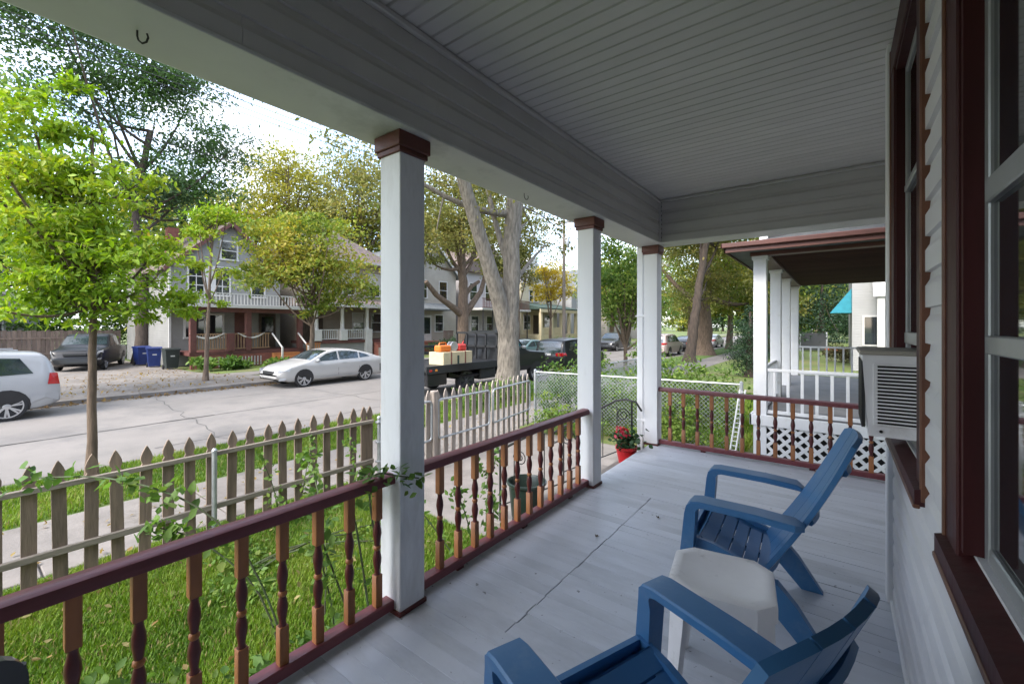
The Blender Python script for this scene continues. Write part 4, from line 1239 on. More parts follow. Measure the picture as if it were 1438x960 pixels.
for y in (39.4, 41.6, 43.7, 45.5, 47.2): put(Bx(-26.0, -25.7, y - .15, y + .15, .4, 2.85), 'column', 'trim_cream')
railset(put, -25.85, 39.6, 41.4, .4, 1.2, 6, 'trim_cream', th=.2); railset(put, -25.85, 41.8, 43.5, .4, 1.2, 6, 'trim_cream', th=.2)
put(Bx(-28.5, -28.44, 41.8, 42.8, .4, 2.6), 'door', 'bark_dark'); hwin(put, -28.5, 39.9, 41.1, 1.0, 2.6); hwin(put, -28.5, 44.2, 45.6, 1.0, 2.6)

# --- white house farther on, and more beyond it
def plain_house(label, x, y0, y1, ze, zp, wall, roof, group=None, depth=9, side=1):
    h = thing('plain_house', label, 'house', (x, (y0 + y1) / 2, GZ))
    put = H_(h)
    put(MB().ext([(y0, GZ), (y1, GZ), (y1, ze), ((y0 + y1) / 2, zp), (y0, ze)], x - depth * side, x, 'yz') if side > 0 else MB().ext([(y0, GZ), (y1, GZ), (y1, ze), ((y0 + y1) / 2, zp), (y0, ze)], x, x + depth, 'yz'), 'wall', wall)
    if side > 0:
        gable_roof(put, x, x - depth - .3, y0, y1, ze, zp, roof, trim='trim')
        for z in (.8, 3.7):
            for t in (.2, .62): hwin(put, x, y0 + (y1 - y0) * t, y0 + (y1 - y0) * t + 1, z, z + 1.5)
    else:
        ym = (y0 + y1) / 2; th = .15
        put(MB().ext([(y0 - .3, ze - .3), (ym, zp), (y1 + .3, ze - .3), (y1 + .3, ze - .3 + th), (ym, zp + th), (y0 - .3, ze - .3 + th)], x - .3, x + depth, 'yz'), 'roof', roof)
    return h, put
plain_house('white house with plain gable standing past the cream house', -28, 50, 57, 6, 9, 'hwhite', 'roof_grey')
plain_house('beige gabled house beyond the white one down the street', -28, 61, 68, 6, 9, 'hbeige', 'roof')
plain_house('grey gabled house far down the street', -28, 73, 80, 6, 9, 'hgrey', 'roof')
# --- white house with the teal awning beyond the neighbour
h6, put = plain_house('white house with a teal awning beyond the neighbouring porch', .55, 27.5, 37, 5.6, 8.5, 'hwhite', 'roof_grey', side=-1)
# side wall (faces -y) details
for x in (.95, 2.6):
    wv = put(Bx(x, x + .75, 27.44, 27.5, .4, 1.9), 'window', 'trim')
    put(Bx(x + .08, x + .67, 27.42, 27.44, .48, 1.82), 'pane', 'glass', wv)
put(MB().ext([(26.2, 2.9), (26.2, 2.75), (27.48, 4.3), (27.48, 4.45)], 1.3, 4.0, 'yz'), 'porch_hood', 'trim')
put(Bx(1.45, 1.72, 26.3, 26.57, GZ, 2.8), 'column', 'trim')
aw = MB().ext([(-.35, 2.05), (.54, 3.3), (.54, 2.05)], 28.0, 31.0, 'xz')
put(aw, 'awning', 'teal')
tg = thing('back_garden_gate', 'grey wire gate between posts at the back of the green lawn', 'gate', (-2.7, 46, GZ))
for x in (0, 1.9): MB().box(x - .05, x + .05, -.05, .05, 0, 1.7).build('post', 'galv', tg)
MB().box(.05, 1.85, -.02, .02, .1, 1.6).build('panel', 'cargrey', tg)
ty = thing('garden_toy', 'orange-red toy cart lying on the lawn by the back gate', 'toy', (-.15, 44, GZ))
MB().lathe([(.5, .1), (.75, .25), (.7, .4), (.3, .45)], 14).build('tub', 'toy', ty, smooth=True)
MB().lathe([(.14, -.05), (.14, .05)], 12, (.5, .3, .14), 'y').build('wheel', 'black', ty)

# --- board fence and garage at the end of the driveway
bf = thing('board_fence', 'tall brown board fence at the end of the driveway', 'fence', (-40.2, -.8, GZ))
for k in range(62):
    MB().box(-.02, .02, -4 + .2 * k, -4 + .2 * k + .188, 0, 1.9 + .03 * ((k * 7) % 3)).build('board', 'woodfence', bf)
MB().box(.02, .07, -4, 8.4, .4, .5).box(.02, .07, -4, 8.4, 1.4, 1.5).build('rail', 'woodfence', bf)
gr, put = plain_house('small white garage roof standing behind the board fence', -43, -3, 4, 2.6, 4.6, 'hwhite', 'roof')

# ================================================================ vehicles (local: +x is the front)
def interp(pts, x):
    if x <= pts[0][0]: return pts[0][1]
    for (a, p), (b, q) in zip(pts[:-1], pts[1:]):
        if x <= b:
            t = (x - a) / (b - a); return p + (q - p) * t
    return pts[-1][1]

class Car:
    def __init__(s, name, label, cat, loc, rotz, paint, L, W, H, top, belt, wheels, wr=.33, side=(), rear_glass=None, front_glass=None, group=None, bot=.22, detail=True, tumble=.2):
        s.L, s.W, s.H, s.top_, s.belt, s.bot_, s.tumble = L, W, H, top, belt, bot, tumble
        c = s.root = thing(name, label, cat, loc, rotz, group)
        xs = sorted(set([-L / 2 + L * i / 56 for i in range(57)] + [-L / 2 + .02, L / 2 - .02, -L / 2 + .05, L / 2 - .05]))
        vs = []; fs = []; m = None
        for x in xs:
            r = s.section(x)
            row = r + [(-y, z) for y, z in reversed(r)]
            m = len(row)
            vs += [(x, y, z) for y, z in row]
        for i in range(len(xs) - 1):
            for j in range(m): fs.append((i * m + j, (i + 1) * m + j, (i + 1) * m + (j + 1) % m, i * m + (j + 1) % m))
        fs.append(tuple(range(m))); fs.append(tuple((len(xs) - 1) * m + j for j in range(m - 1, -1, -1)))
        MB().add(vs, fs).build('body', paint, c, smooth=True, angle=40)
        for sg in (1, -1):
            for poly in side: s.on_side(poly, sg, 'side_window', 'carglass', .008)
            for wx in wheels:
                arch = [(wx + (wr + .04) * math.cos(R(a)), wr + (wr + .04) * math.sin(R(a))) for a in range(-20, 201, 20)]
                s.on_side(arch, sg, 'wheel_arch', 'black', .005)
                s.wheel(wx, sg, wr)
        if front_glass: s.on_top(*front_glass, name='windscreen')
        if rear_glass: s.on_top(*rear_glass, name='rear_window')
        s.wr = wr
    def top(s, x):
        # light smoothing of the profile
        return sum(interp(s.top_, x + d) for d in (-.10, -.05, 0, .05, .10)) / 5
    def bot(s, x):
        e = s.L / 2 - abs(x)
        return s.bot_ + (.16 * max(0, 1 - e / .5) ** 1.5)
    def plan(s, x):
        e = abs(x) / (s.L / 2)
        return s.W / 2 * (1 - .06 * e ** 3 - .14 * max(0, (e - .86) / .14) ** 2)
    def half(s, x, z):
        w = s.plan(x)
        if z < s.belt: return w * (1 - .035 * ((s.belt - .12 - z) / .5) ** 2)
        return w * (1 - .012 - s.tumble * (z - s.belt) / (s.H - s.belt))
    def section(s, x):
        zt, zb = s.top(x), s.bot(x)
        r = [(0, zb), (s.half(x, zb + .1) * .8, zb)]
        zs = [zb + .04, zb + .14]
        hi = zt - .085
        zs += [zb + .14 + (hi - zb - .14) * k / 7 for k in range(1, 8)]
        r += [(s.half(x, z) * (.955 if i == 0 else 1), z) for i, z in enumerate(zs)]
        h = s.half(x, hi)
        r += [(h * .985, zt - .045), (h * .93, zt - .012), (h * .75, zt + .004), (h * .4, zt + .016), (0.001, zt + .02)]
        return r
    def on_side(s, poly, sg, name, m, off):
        mb = MB()
        # refine the outline so that it follows the surface
        pts = []
        n = len(poly)
        for i in range(n):
            a, b = poly[i], poly[(i + 1) % n]
            k = max(1, int(math.hypot(b[0] - a[0], b[1] - a[1]) / .25))
            pts += [(a[0] + (b[0] - a[0]) * t / k, a[1] + (b[1] - a[1]) * t / k) for t in range(k)]
        cx = sum(p[0] for p in pts) / len(pts); cz = sum(p[1] for p in pts) / len(pts)
        vs = [(cx, sg * (s.half(cx, cz) + off), cz)] + [(x, sg * (s.half(x, z) + off), z) for x, z in pts]
        k = len(pts)
        fs = [(0, 1 + i, 1 + (i + 1) % k) if sg > 0 else (0, 1 + (i + 1) % k, 1 + i) for i in range(k)]
        return mb.add(vs, fs).build(name, m, s.root)
    def on_top(s, xa, xb, fr=.86, name='windscreen'):
        mb = MB(); vs = []; fs = []; n = 6
        for i in range(n + 1):
            x = xa + (xb - xa) * i / n
            zt = s.top(x); h = s.half(x, zt - .085)
            for t, dz in ((-fr, .0), (-.75, .012), (-.4, .024), (0, .028), (.4, .024), (.75, .012), (fr, .0)):
                vs.append((x, h * t, zt + dz + .004))
        for i in range(n):
            for j in range(6): fs.append((i * 7 + j, i * 7 + j + 1, (i + 1) * 7 + j + 1, (i + 1) * 7 + j))
        return mb.add(vs, fs).build(name, 'carglass', s.root, smooth=True)
    def wheel(s, wx, sg, wr, rim_mat='rim'):
        y = s.half(wx, wr) + .012
        h = holder('wheel', s.root)
        h.location = (wx, sg * y, wr)
        MB().lathe([(wr * .76, -.19), (wr * .93, -.19), (wr, -.165), (wr, -.03), (wr * .96, 0), (wr * .82, .004), (wr * .78, -.02)], 28, axis='y').mesh_flip(sg).build('tyre', 'tyre', h, smooth=True)
        rim = MB().lathe([(wr * .79, -.10), (wr * .79, -.002), (wr * .73, -.002), (wr * .71, -.05)], 28, axis='y').lathe([(wr * .2, -.06), (wr * .2, -.006), (wr * .12, .002)], 16, axis='y')
        for k in range(7):
            a = 2 * math.pi * k / 7 + .2
            for da in (-.13, .13):
                rim.bar((wr * .12 * math.cos(a), -.022, wr * .12 * math.sin(a)), (wr * .74 * math.cos(a + da), -.016, wr * .74 * math.sin(a + da)), wr * .10, wr * .07, up=(0, 1, 0))
        rim.mesh_flip(sg).build('rim', rim_mat, h, smooth=True)
        MB().lathe([(wr * .78, -.085), (wr * .1, -.08)], 20, axis='y').mesh_flip(sg).build('brake_shadow', 'black', h)
    def block(s, name, m, x0, x1, y0, y1, z0, z1, b=.01):
        return Bx(x0, x1, y0, y1, z0, z1, b).build(name, m, s.root)
    def lights(s, zt, zh, front=True, rear=True):
        x1 = s.L / 2
        for sg in (1, -1):
            if rear: s.on_side([(-x1 + .01, zt - .09), (-x1 + .30, zt - .05), (-x1 + .24, zt + .09), (-x1 + .02, zt + .10)], sg, 'tail_lamp', 'tail', .010)
            if front: s.on_side([(x1 - .02, zh - .06), (x1 - .03, zh + .05), (x1 - .45, zh + .12), (x1 - .40, zh - .02)], sg, 'head_lamp', 'lamp', .010)
        if rear:
            for sg in (1, -1):
                ya, yb = sorted((sg * .42, sg * s.W * .40))
                s.block('rear_lamp', 'tail', -x1 - .012, -x1 + .05, ya, yb, zt - .07, zt + .08)
            s.block('rear_plate', 'trim', -x1 - .015, -x1 + .02, -.16, .16, zt - .06, zt + .05)
        if front:
            s.block('grille', 'black', x1 - .06, x1 + .012, -.42, .42, zh - .14, zh - .02)
            s.block('lower_grille', 'black', x1 - .14, x1 - .015, -.5, .5, zh - .34, zh - .25)
            for sg in (1, -1): s.on_side([(x1 - .05, zh - .36), (x1 - .05, zh - .27), (x1 - .3, zh - .27), (x1 - .22, zh - .36)], sg, 'fog_lamp', 'alu', .008)
    def seams(s, xs, z0, z1, sg):
        for x in xs: s.on_side([(x - .006, z0), (x + .006, z0), (x + .03 + .006, z1), (x + .03 - .006, z1)], sg, 'door_seam', 'black', .003)
    def handles(s, xs, z, sg):
        for x in xs: s.on_side([(x - .11, z - .012), (x + .11, z - .012), (x + .11, z + .018), (x - .11, z + .018)], sg, 'door_handle', 'alu', .022)
    def mirrors(s, x, z):
        for sg in (1, -1):
            y = sg * (s.half(x, z) + .07)
            MB().cbox((x, y, z), (.13, .20, .13), .035).build('mirror', 'alu' , s.root)

def mesh_flip(self, sg):
    if sg < 0: self.v = [(x, -y, z) for x, y, z in self.v]
    return self
MB.mesh_flip = mesh_flip

SEDAN = [(-2.40, .62), (-2.38, .86), (-2.32, .95), (-1.85, 1.07), (-1.35, 1.24), (-.8, 1.37), (-.2, 1.42), (.25, 1.40), (.60, 1.30), (1.22, 1.00), (1.6, .93), (2.1, .80), (2.30, .68), (2.40, .50)]
SUVP = [(-2.35, .55), (-2.345, 1.02), (-2.30, 1.12), (-2.13, 1.56), (-2.02, 1.67), (-1.2, 1.72), (-.3, 1.73), (.35, 1.68), (1.10, 1.13), (1.25, 1.08), (1.9, 1.0), (2.2, .88), (2.33, .70), (2.35, .5)]

# white four-door coupe, nose towards -y
NEG = R(-90)
c = Car('parked_sedan', 'white sleek four-door car parked before the porches across the street', 'car', (-17.45, 9.95, RZ), NEG, 'carwhite', 4.8, 1.86, 1.42, SEDAN, .90, (-1.27, 1.44), .335,
        side=[[(.40, .97), (1.02, .965), (.50, 1.24), (.02, 1.335), (.02, .985)], [(-.05, .99), (-.05, 1.335), (-.55, 1.32), (-.95, 1.26), (-.93, 1.0)], [(-1.0, 1.01), (-1.02, 1.24), (-1.35, 1.135), (-1.52, 1.05)]],
        front_glass=(.42, 1.18, .9), rear_glass=(-1.75, -1.0, .86), tumble=.24)
c.lights(.80, .66); c.seams((.0, -.98), .32, .97, 1); c.seams((.0, -.98), .32, .97, -1); c.seams((1.05,), .35, .93, -1)
c.handles((-.25, -1.15), .84, -1); c.handles((-.25, -1.15), .84, 1); c.mirrors(.92, 1.0)
c.on_side([(-1.0, .33), (1.0, .33), (1.0, .36), (-1.0, .38)], -1, 'sill_trim', 'alu', .006)
c.on_side([(-1.0, .33), (1.0, .33), (1.0, .36), (-1.0, .38)], 1, 'sill_trim', 'alu', .006)
# silver SUV, nose towards -y, partly out of view
c = Car('parked_suv', 'silver sport utility car with six-spoke wheels parked across the street by the driveway', 'car', (-17.40, -.42, RZ), NEG, 'carsilver', 4.7, 1.83, 1.73, SUVP, 1.0, (-1.40, 1.35), .37,
        side=[[(.45, 1.12), (1.02, 1.12), (.5, 1.50), (.10, 1.60), (.10, 1.12)], [(0, 1.12), (0, 1.60), (-.9, 1.60), (-.9, 1.12)], [(-1.0, 1.13), (-1.0, 1.59), (-1.62, 1.55), (-1.85, 1.16)]],
        front_glass=(.42, 1.08, .9), rear_glass=(-2.30, -2.08, .82), tumble=.16)
c.lights(.98, .80, rear=False); c.seams((.05, -.95), .35, 1.08, 1); c.seams((.05, -.95), .35, 1.08, -1); c.handles((-.2, -1.1), .98, -1); c.handles((-.2, -1.1), .98, 1); c.mirrors(.95, 1.12)
for sg in (1, -1):
    MB().bar((-1.6, sg * .62, 1.755), (.2, sg * .62, 1.755), .035, .03, .005).build('roof_rail', 'alu', c.root)
    c.on_side([(-2.335, .84), (-2.10, .86), (-2.14, 1.15), (-2.29, 1.14)], sg, 'tail_lamp', 'tail', .016)
    c.on_side([(-2.30, .42), (-1.8, .42), (-1.8, .60), (-2.32, .62)], sg, 'bumper', 'carsilver', .02)
# black pickup deep in the driveway, nose towards the street
PICK_ = [(-2.7, .6), (-2.69, 1.05), (-2.6, 1.12), (-.95, 1.14), (-.80, 1.30), (-.62, 1.72), (-.4, 1.80), (.5, 1.80), (.75, 1.70), (1.25, 1.22), (1.45, 1.14), (2.4, 1.06), (2.62, .9), (2.70, .55)]
c = Car('parked_pickup', 'black pickup standing in the driveway beside the blue bins', 'car', (-32.0, 4.9, GZ), R(-22), 'carblack', 5.4, 1.95, 1.82, PICK_, 1.1, (-1.65, 1.7), .40,
        side=[[(.6, 1.2), (1.1, 1.2), (.75, 1.62), (.25, 1.70), (.25, 1.2)], [(.15, 1.2), (.15, 1.70), (-.5, 1.70), (-.62, 1.2)]], front_glass=(.78, 1.22, .9), tumble=.15)
c.lights(.95, .92)
# dark SUV in front of the flatbed, tail towards us
def far_suv(label, loc, rot, paint, name='parked_suv'):
    c = Car(name, label, 'car', loc, rot, paint, 4.7, 1.85, 1.73, SUVP, 1.0, (-1.40, 1.35), .36,
            side=[[(.45, 1.12), (1.02, 1.12), (.5, 1.50), (.10, 1.60), (.10, 1.12)], [(0, 1.12), (0, 1.60), (-.9, 1.60), (-.9, 1.12)], [(-1.0, 1.13), (-1.0, 1.59), (-1.62, 1.55), (-1.85, 1.16)]],
            front_glass=(.42, 1.08, .9), rear_glass=(-2.30, -2.08, .82), tumble=.16)
    c.lights(.98, .80); return c
def far_sedan(label, loc, rot, paint):
    c = Car('parked_sedan', label, 'car', loc, rot, paint, 4.6, 1.8, 1.42, [(x * .96, z) for x, z in SEDAN], .90, (-1.3, 1.3), .32,
            side=[[(.38, .97), (.98, .965), (.48, 1.24), (.02, 1.335), (.02, .985)], [(-.05, .99), (-.05, 1.335), (-.55, 1.32), (-.95, 1.26), (-.93, 1.0)]],
            front_glass=(.40, 1.13, .9), rear_glass=(-1.68, -.96, .86), tumble=.22)
    c.lights(.80, .66); return c
far_suv('black sport utility car with red tail lamps parked ahead of the flatbed truck', (-11.35, 20.3, RZ), R(90), 'carblack')
far_sedan('teal car parked across the street behind the thick forked tree', (-17.4, 24.6, RZ), NEG, 'carteal')
far_sedan('white car parked across the street past the teal one', (-17.4, 30.0, RZ), NEG, 'carwhite')
far_suv('dark grey sport utility car parked across the street past the white car', (-17.4, 39.5, RZ), NEG, 'cargrey')
far_suv('dusty beige sport utility car parked on the near kerb down the street', (-11.3, 35.5, RZ), R(90), 'carpink')
far_sedan('black car parked past the beige sport utility car', (-11.3, 42.5, RZ), R(90), 'carblack')
far_sedan('silver car parked far down the near kerb', (-11.3, 52, RZ), R(90), 'carsilver')

# flatbed truck, nose towards +y
CREW = [(-.66, .7), (-.60, 1.75), (-.52, 2.08), (-.35, 2.18), (.3, 2.18), (.6, 2.05), (1.15, 1.45), (1.4, 1.36), (2.75, 1.24), (3.02, 1.05), (3.08, .6)]
tk = Car('flatbed_truck', 'black flatbed work truck parked at the near kerb behind the forked tree', 'truck', (-11.45, 13.6, RZ), R(90), 'carblack', 6.2, 2.05, 2.2, CREW, 1.32, (2.0,), .42,
         side=[[(.35, 1.42), (1.0, 1.42), (.5, 1.95), (-.2, 2.02), (-.25, 1.42)]], front_glass=(.62, 1.12, .9), bot=.5, tumble=.12)
tk.lights(1.1, 1.05, rear=False); tk.mirrors(.95, 1.5)
tk.block('bed_deck', 'black', -4.45, -.75, -1.15, 1.15, .92, 1.08, .01)
tk.block('bed_side', 'black', -4.47, -.75, -1.20, -1.152, .84, 1.10, .01); tk.block('bed_side', 'carblack', -4.47, -.75, 1.152, 1.20, .84, 1.10, .01)
tk.block('chassis', 'black', -4.3, -.5, -.45, .45, .55, .90, .01)
tk.block('fuel_tank', 'black', -1.7, -.8, -1.0, -.5, .42, .82, .04)
tk.block('tool_box', 'carblack', -4.35, -3.5, -1.12, -.5, .45, .83, .02)
for sg in (1, -1):
    tk.wheel(-2.35, sg, .42, 'cargrey')
    for x in (-4.4, -3.5, -2.6, -1.75, -.9): tk.block('stake', 'black', x - .03, x + .03, sg * 1.12 - .03, sg * 1.12 + .03, 1.08, 1.62, .005) if sg > 0 else None
    tk.block('marker_lamp', 'tail', -4.35, -4.23, sg * 1.2 - .01, sg * 1.2 + .012, .92, .99)
    tk.block('marker_lamp', 'amber', -4.1, -4.0, sg * 1.2 - .01, sg * 1.2 + .012, .92, .99)
for z in (1.3, 1.55): tk.block('stake_rail', 'black', -4.43, -.85, 1.10, 1.14, z, z + .08, .005)
hb = MB()
for y in (-1.05, -.5, 0, .5, 1.05): hb.box(-.84, -.78, y - .03, y + .03, 1.08, 2.1)
hb.box(-.84, -.78, -1.08, 1.08, 2.06, 2.14).box(-.84, -.78, -1.08, 1.08, 1.55, 1.62)
hb.build('headboard', 'black', tk.root)
# loads on the bed: each its own thing
def load(name, label, cat, x, y, z, parts):
    t = thing(name, label, cat, (-11.45 - y, 13.6 + x, RZ + z), R(90))
    for nm, mb, m in parts: mb.build(nm, m, t, smooth=True)
    return t
load('plywood_crate', 'pale plywood crate with dark straps on the truck bed', 'crate', -2.95, -.75, 1.08,
     [('box', MB().box(-.7, .7, -.35, .35, 0, .42, .01), 'ply'), ('strap', MB().box(-.36, -.30, -.356, .356, 0, .426).box(.32, .38, -.356, .356, 0, .426), 'redbrick'), ('corner', MB().box(-.05, .04, -.357, -.34, 0, .30), 'roof_green')])
load('orange_canister', 'orange plastic canister standing on the plywood crate', 'canister', -3.35, -.75, 1.505,
     [('body', MB().box(-.26, .26, -.16, .16, 0, .22, .04), 'orangep'), ('handle', MB().tube([(-.18, 0, .2), (-.14, 0, .3), (.14, 0, .3), (.18, 0, .2)], .02, 8), 'orangep')])
load('red_canister', 'red plastic canister on the plywood crate by the truck cab', 'canister', -2.5, -.75, 1.505,
     [('body', MB().box(-.2, .2, -.15, .15, 0, .24, .05), 'redp'), ('spout', MB().tube([(.1, 0, .22), (.18, 0, .34)], [.03, .015], 8), 'redp')])
load('cable_reel', 'small grey cable reel lying between the two canisters', 'reel', -2.88, -.75, 1.505,
     [('reel', MB().lathe([(.17, -.1), (.17, -.07), (.09, -.07), (.09, .07), (.17, .07), (.17, .1)], 18, (0, 0, .17), 'y'), 'rim')])

# wheelie bins
def bin_(label, loc, rz, m):
    b = thing('wheelie_bin', label, 'bin', loc, rz, 'wheelie bins beside the grey house')
    vs = []
    for w, d, z in ((.24, .26, .06), (.30, .33, .98)): vs += [(-d, -w, z), (d, -w, z), (d, w, z), (-d, w, z)]
    MB().add(vs, [(3, 2, 1, 0), (4, 5, 6, 7)] + [(j, (j + 1) % 4, 4 + (j + 1) % 4, 4 + j) for j in range(4)]).build('body', m, b)
    MB().ext([(-.37, .985), (.37, .985), (.36, 1.05), (0, 1.10), (-.36, 1.06)], -.33, .33, 'xz').build('lid', m, b)
    MB().tube([(-.40, -.26, 1.0), (-.40, .26, 1.0)], .02, 8).build('handle', m, b)
    for s in (-1, 1): MB().lathe([(.12, -.03), (.12, .03)], 14, (-.22, s * .27, .12), 'y').build('wheel', 'black', b)
    MB().box(.29, .31, -.09, .09, .66, .78).build('sticker', 'trim', b)
bin_('blue wheelie bin nearest the driveway pickup', (-31.5, 6.85, GZ), R(10), 'binblue')
bin_('blue wheelie bin standing between the other blue bin and the black one', (-29.6, 6.95, GZ), R(-8), 'binblue')
bin_('black wheelie bin with a white sticker by the corner of the grey house', (-27.5, 7.15, GZ), R(0), 'bingreen')

# utility pole and wires
up = thing('utility_pole', 'grey wooden utility pole with crossarm across the street', 'utility pole', (-19.0, 32.6, GZ))
MB().tube([(0, 0, -.3), (0, 0, 11.9)], [.16, .11], 10).build('pole', 'polewood', up, smooth=True)
MB().box(-.9, .9, -.06, .06, 11.1, 11.22).build('crossarm', 'polewood', up)
for x in (-.8, -.3, .3, .8): MB().lathe([(.03, 11.22), (.05, 11.27), (.03, 11.36)], 8, (x, 0, 0)).build('insulator', 'galv', up)
MB().lathe([(.2, 9.0), (.22, 9.05), (.22, 9.8), (.2, 9.85)], 12, (.32, 0, 0)).build('transformer', 'galv', up, smooth=True)
def wire(p, q, sag, label, n=14):
    p, q = Vector(p), Vector(q)
    o0 = p.copy()
    pts = [p + (q - p) * (k / n) - Vector((0, 0, sag * 4 * (k / n) * (1 - k / n))) - o0 for k in range(n + 1)]
    o = MB().tube(pts, .014, 5).build('power_wire', 'black', None, loc=tuple(o0))
    tag(o, label, 'wire', 'wires along the street')
for i, x in enumerate((-19.8, -19.3, -18.7)):
    wire((x, 32.6, 10.5), (x, -18, 10.5), .25, ('power wire on the crossarm end towards the houses', 'power wire strung between the two outer wires of the crossarm', 'power wire on the crossarm end above the street')[i])
wire((-19.0, 32.6, 8.2), (-19.0, -18, 8.2), .35, 'low telephone cable strung along the far kerb below the power wires')
wire((-19.0, 32.6, 8.0), (.5, 13.5, 6.0), .5, 'service cable crossing the street to the neighbouring house')
# ================================================================ trees, plants, grass
def curve_pts(p, q, bow, n=7):
    p, q, bow = Vector(p), Vector(q), Vector(bow)
    return [p + (q - p) * (k / n) + bow * (4 * (k / n) * (1 - k / n)) for k in range(n + 1)]

def crown_points(blobs, n, seed, clumps_per=1.0, spread=.18, shell=.45, flat=.6):
    """leaf positions: clumps spread through ellipsoids, leaves scattered round each clump"""
    rg = np.random.default_rng(seed)
    wts = np.array([b[6] if len(b) > 6 else b[3] * b[4] * b[5] for b in blobs], float); wts /= wts.sum()
    out = []; cents = []
    for b, w in zip(blobs, wts):
        k = int(n * w)
        if k < 5: continue
        nc = max(6, int(k / 55 * clumps_per))
        d = rg.normal(size=(nc, 3)); d /= np.linalg.norm(d, axis=1)[:, None]
        r = rg.uniform(0, 1, nc) ** shell
        c = d * r[:, None] * np.array(b[3:6]) + np.array(b[0:3])
        cs = rg.uniform(.55, 1.5, nc) * spread * (b[3] * b[4] * b[5]) ** (1 / 3)
        pick = rg.integers(0, nc, k)
        p = c[pick] + rg.normal(size=(k, 3)) * cs[pick][:, None] * np.array([1.2, 1.2, flat])
        out.append(p); cents.append(c)
    return np.concatenate(out), np.concatenate(cents)

def tree(label, base, trunk, r0, r1, blobs, n, size, pal, seed, bark='bark', limbs=10, group=None, name='street_tree', spread=.18, shell=.45, extra=(), aspect=.5, twigs=30, clumps=1.0, sides=10, flat=.6):
    """trunk: list of points (local); blobs: ellipsoids (cx, cy, cz, rx, ry, rz)"""
    t = thing(name, label, 'tree', base, 0, group)
    rg = random.Random(seed)
    tb = MB()
    m = len(trunk)
    # root flare, taper, slight wobble
    pts = []; rad = []
    for i in range(m - 1):
        a, b = Vector(trunk[i]), Vector(trunk[i + 1])
        for k in range(6):
            f = (i + k / 6) / (m - 1)
            p = a.lerp(b, k / 6)
            if f > 0: p += Vector((rg.uniform(-1, 1), rg.uniform(-1, 1), 0)) * r0 * .10
            pts.append(p); rad.append((r0 + (r1 - r0) * f) * (1 + .45 * max(0, 1 - f * 9) ** 2))
    pts.append(Vector(trunk[-1])); rad.append(r1)
    tb.tube(pts, rad, sides)
    tr = tb.build('trunk', bark, t, smooth=True, angle=80)
    P, C = crown_points(blobs, n, seed, clumps, spread, shell, flat)
    lb = MB()
    for path, ra, rb in extra:
        k = len(path)
        lb.tube([Vector(p) for p in path], [ra + (rb - ra) * i / (k - 1) for i in range(k)], 8)
    top = Vector(trunk[-1])
    ti = [pts[int(len(pts) * f)] for f in (.55, .68, .8, .92)] + [top]
    idx = np.random.default_rng(seed + 1).permutation(len(C))[:limbs]
    ends = []
    for i in idx:
        q = Vector(C[i]); p = rg.choice(ti)
        if p.z > q.z + .5: p = min(ti, key=lambda s: abs(s.z - q.z + .6))
        c = curve_pts(p, q, (0, 0, -.10 * (q - p).length))
        ra = r1 * .62
        lb.tube(c, [ra * (1 - .8 * k / 7) + .012 for k in range(8)], 6)
        ends += c[3:]
    if ends:
        idx = np.random.default_rng(seed + 2).permutation(len(C))[:twigs]
        for i in idx:
            q = Vector(C[i]); p = min(ends, key=lambda s: (s - q).length)
            if (q - p).length < .15: continue
            c = curve_pts(p, q, (0, 0, .06 * (q - p).length), 4)
            lb.tube(c, [max(.006, r1 * .18) * (1 - .7 * k / 4) for k in range(5)], 5)
    if lb.v: lb.build('limb', bark, t, smooth=True, angle=80)
    leaves_np('crown', P, size, pal, t, seed, aspect=aspect)
    return t

LIME = [(0.127, 0.231, 0.022), (0.187, 0.308, 0.029), (0.264, 0.374, 0.039), (0.363, 0.396, 0.05)]
GREEN = [(0.056, 0.119, 0.025), (0.088, 0.169, 0.033), (0.131, 0.225, 0.043), (0.2, 0.263, 0.056)]
DARKG = [(0.041, 0.075, 0.035), (0.061, 0.109, 0.046), (0.094, 0.145, 0.064)]
OLIVE = [(0.128, 0.142, 0.041), (0.176, 0.189, 0.051), (0.243, 0.23, 0.065), (0.324, 0.27, 0.081)]
YELL = [(.19, .195, .036), (.27, .265, .042), (.35, .315, .055), (.23, .245, .05)]
YGRN = [(0.115, 0.176, 0.032), (0.176, 0.243, 0.041), (0.284, 0.297, 0.047), (0.392, 0.324, 0.061)]
DEEP = [(0.023, 0.047, 0.026), (0.036, 0.072, 0.036), (0.055, 0.098, 0.049)]

# young maple on the verge before the picket fence
tree('young bright green maple on the verge before the picket fence', (-8.8, 1.34, GZ), [(0, 0, 0), (.02, .0, 1.6), (-.02, .03, 3.0), (.0, .0, 5.1)], .064, .02,
     [(0, -.15, 2.7, 1.2, 1.15, .5), (0, -.1, 3.4, 1.3, 1.25, .6), (0, -.3, 4.2, 1.1, 1.0, .6), (0, -.35, 5.0, .65, .65, .6), (.1, -.35, 5.6, .3, .3, .4), (.3, 1.05, 2.65, .75, .6, .26), (.2, .95, 3.4, .6, .5, .24), (.2, .5, 4.5, .4, .4, .26)],
     17000, .10, LIME, 101, 'bark', limbs=28, twigs=120, spread=.15, shell=.75, aspect=.42, clumps=.75, flat=.34)
# lime tree at the edge of view, far verge
tree('tall lime green tree on the far verge before the silver car', (-20.3, -.3, GZ), [(0, 0, 0), (.1, .1, 3), (0, 0, 7)], .22, .08,
     [(0, 0, 7.0, 2.6, 2.3, 1.8), (0, .2, 9.3, 1.8, 1.8, 1.4), (0, -.6, 5.6, 2.3, 2.0, 1.2)], 9500, .22, GREEN[1:] + LIME[:2], 102, 'bark', limbs=10)
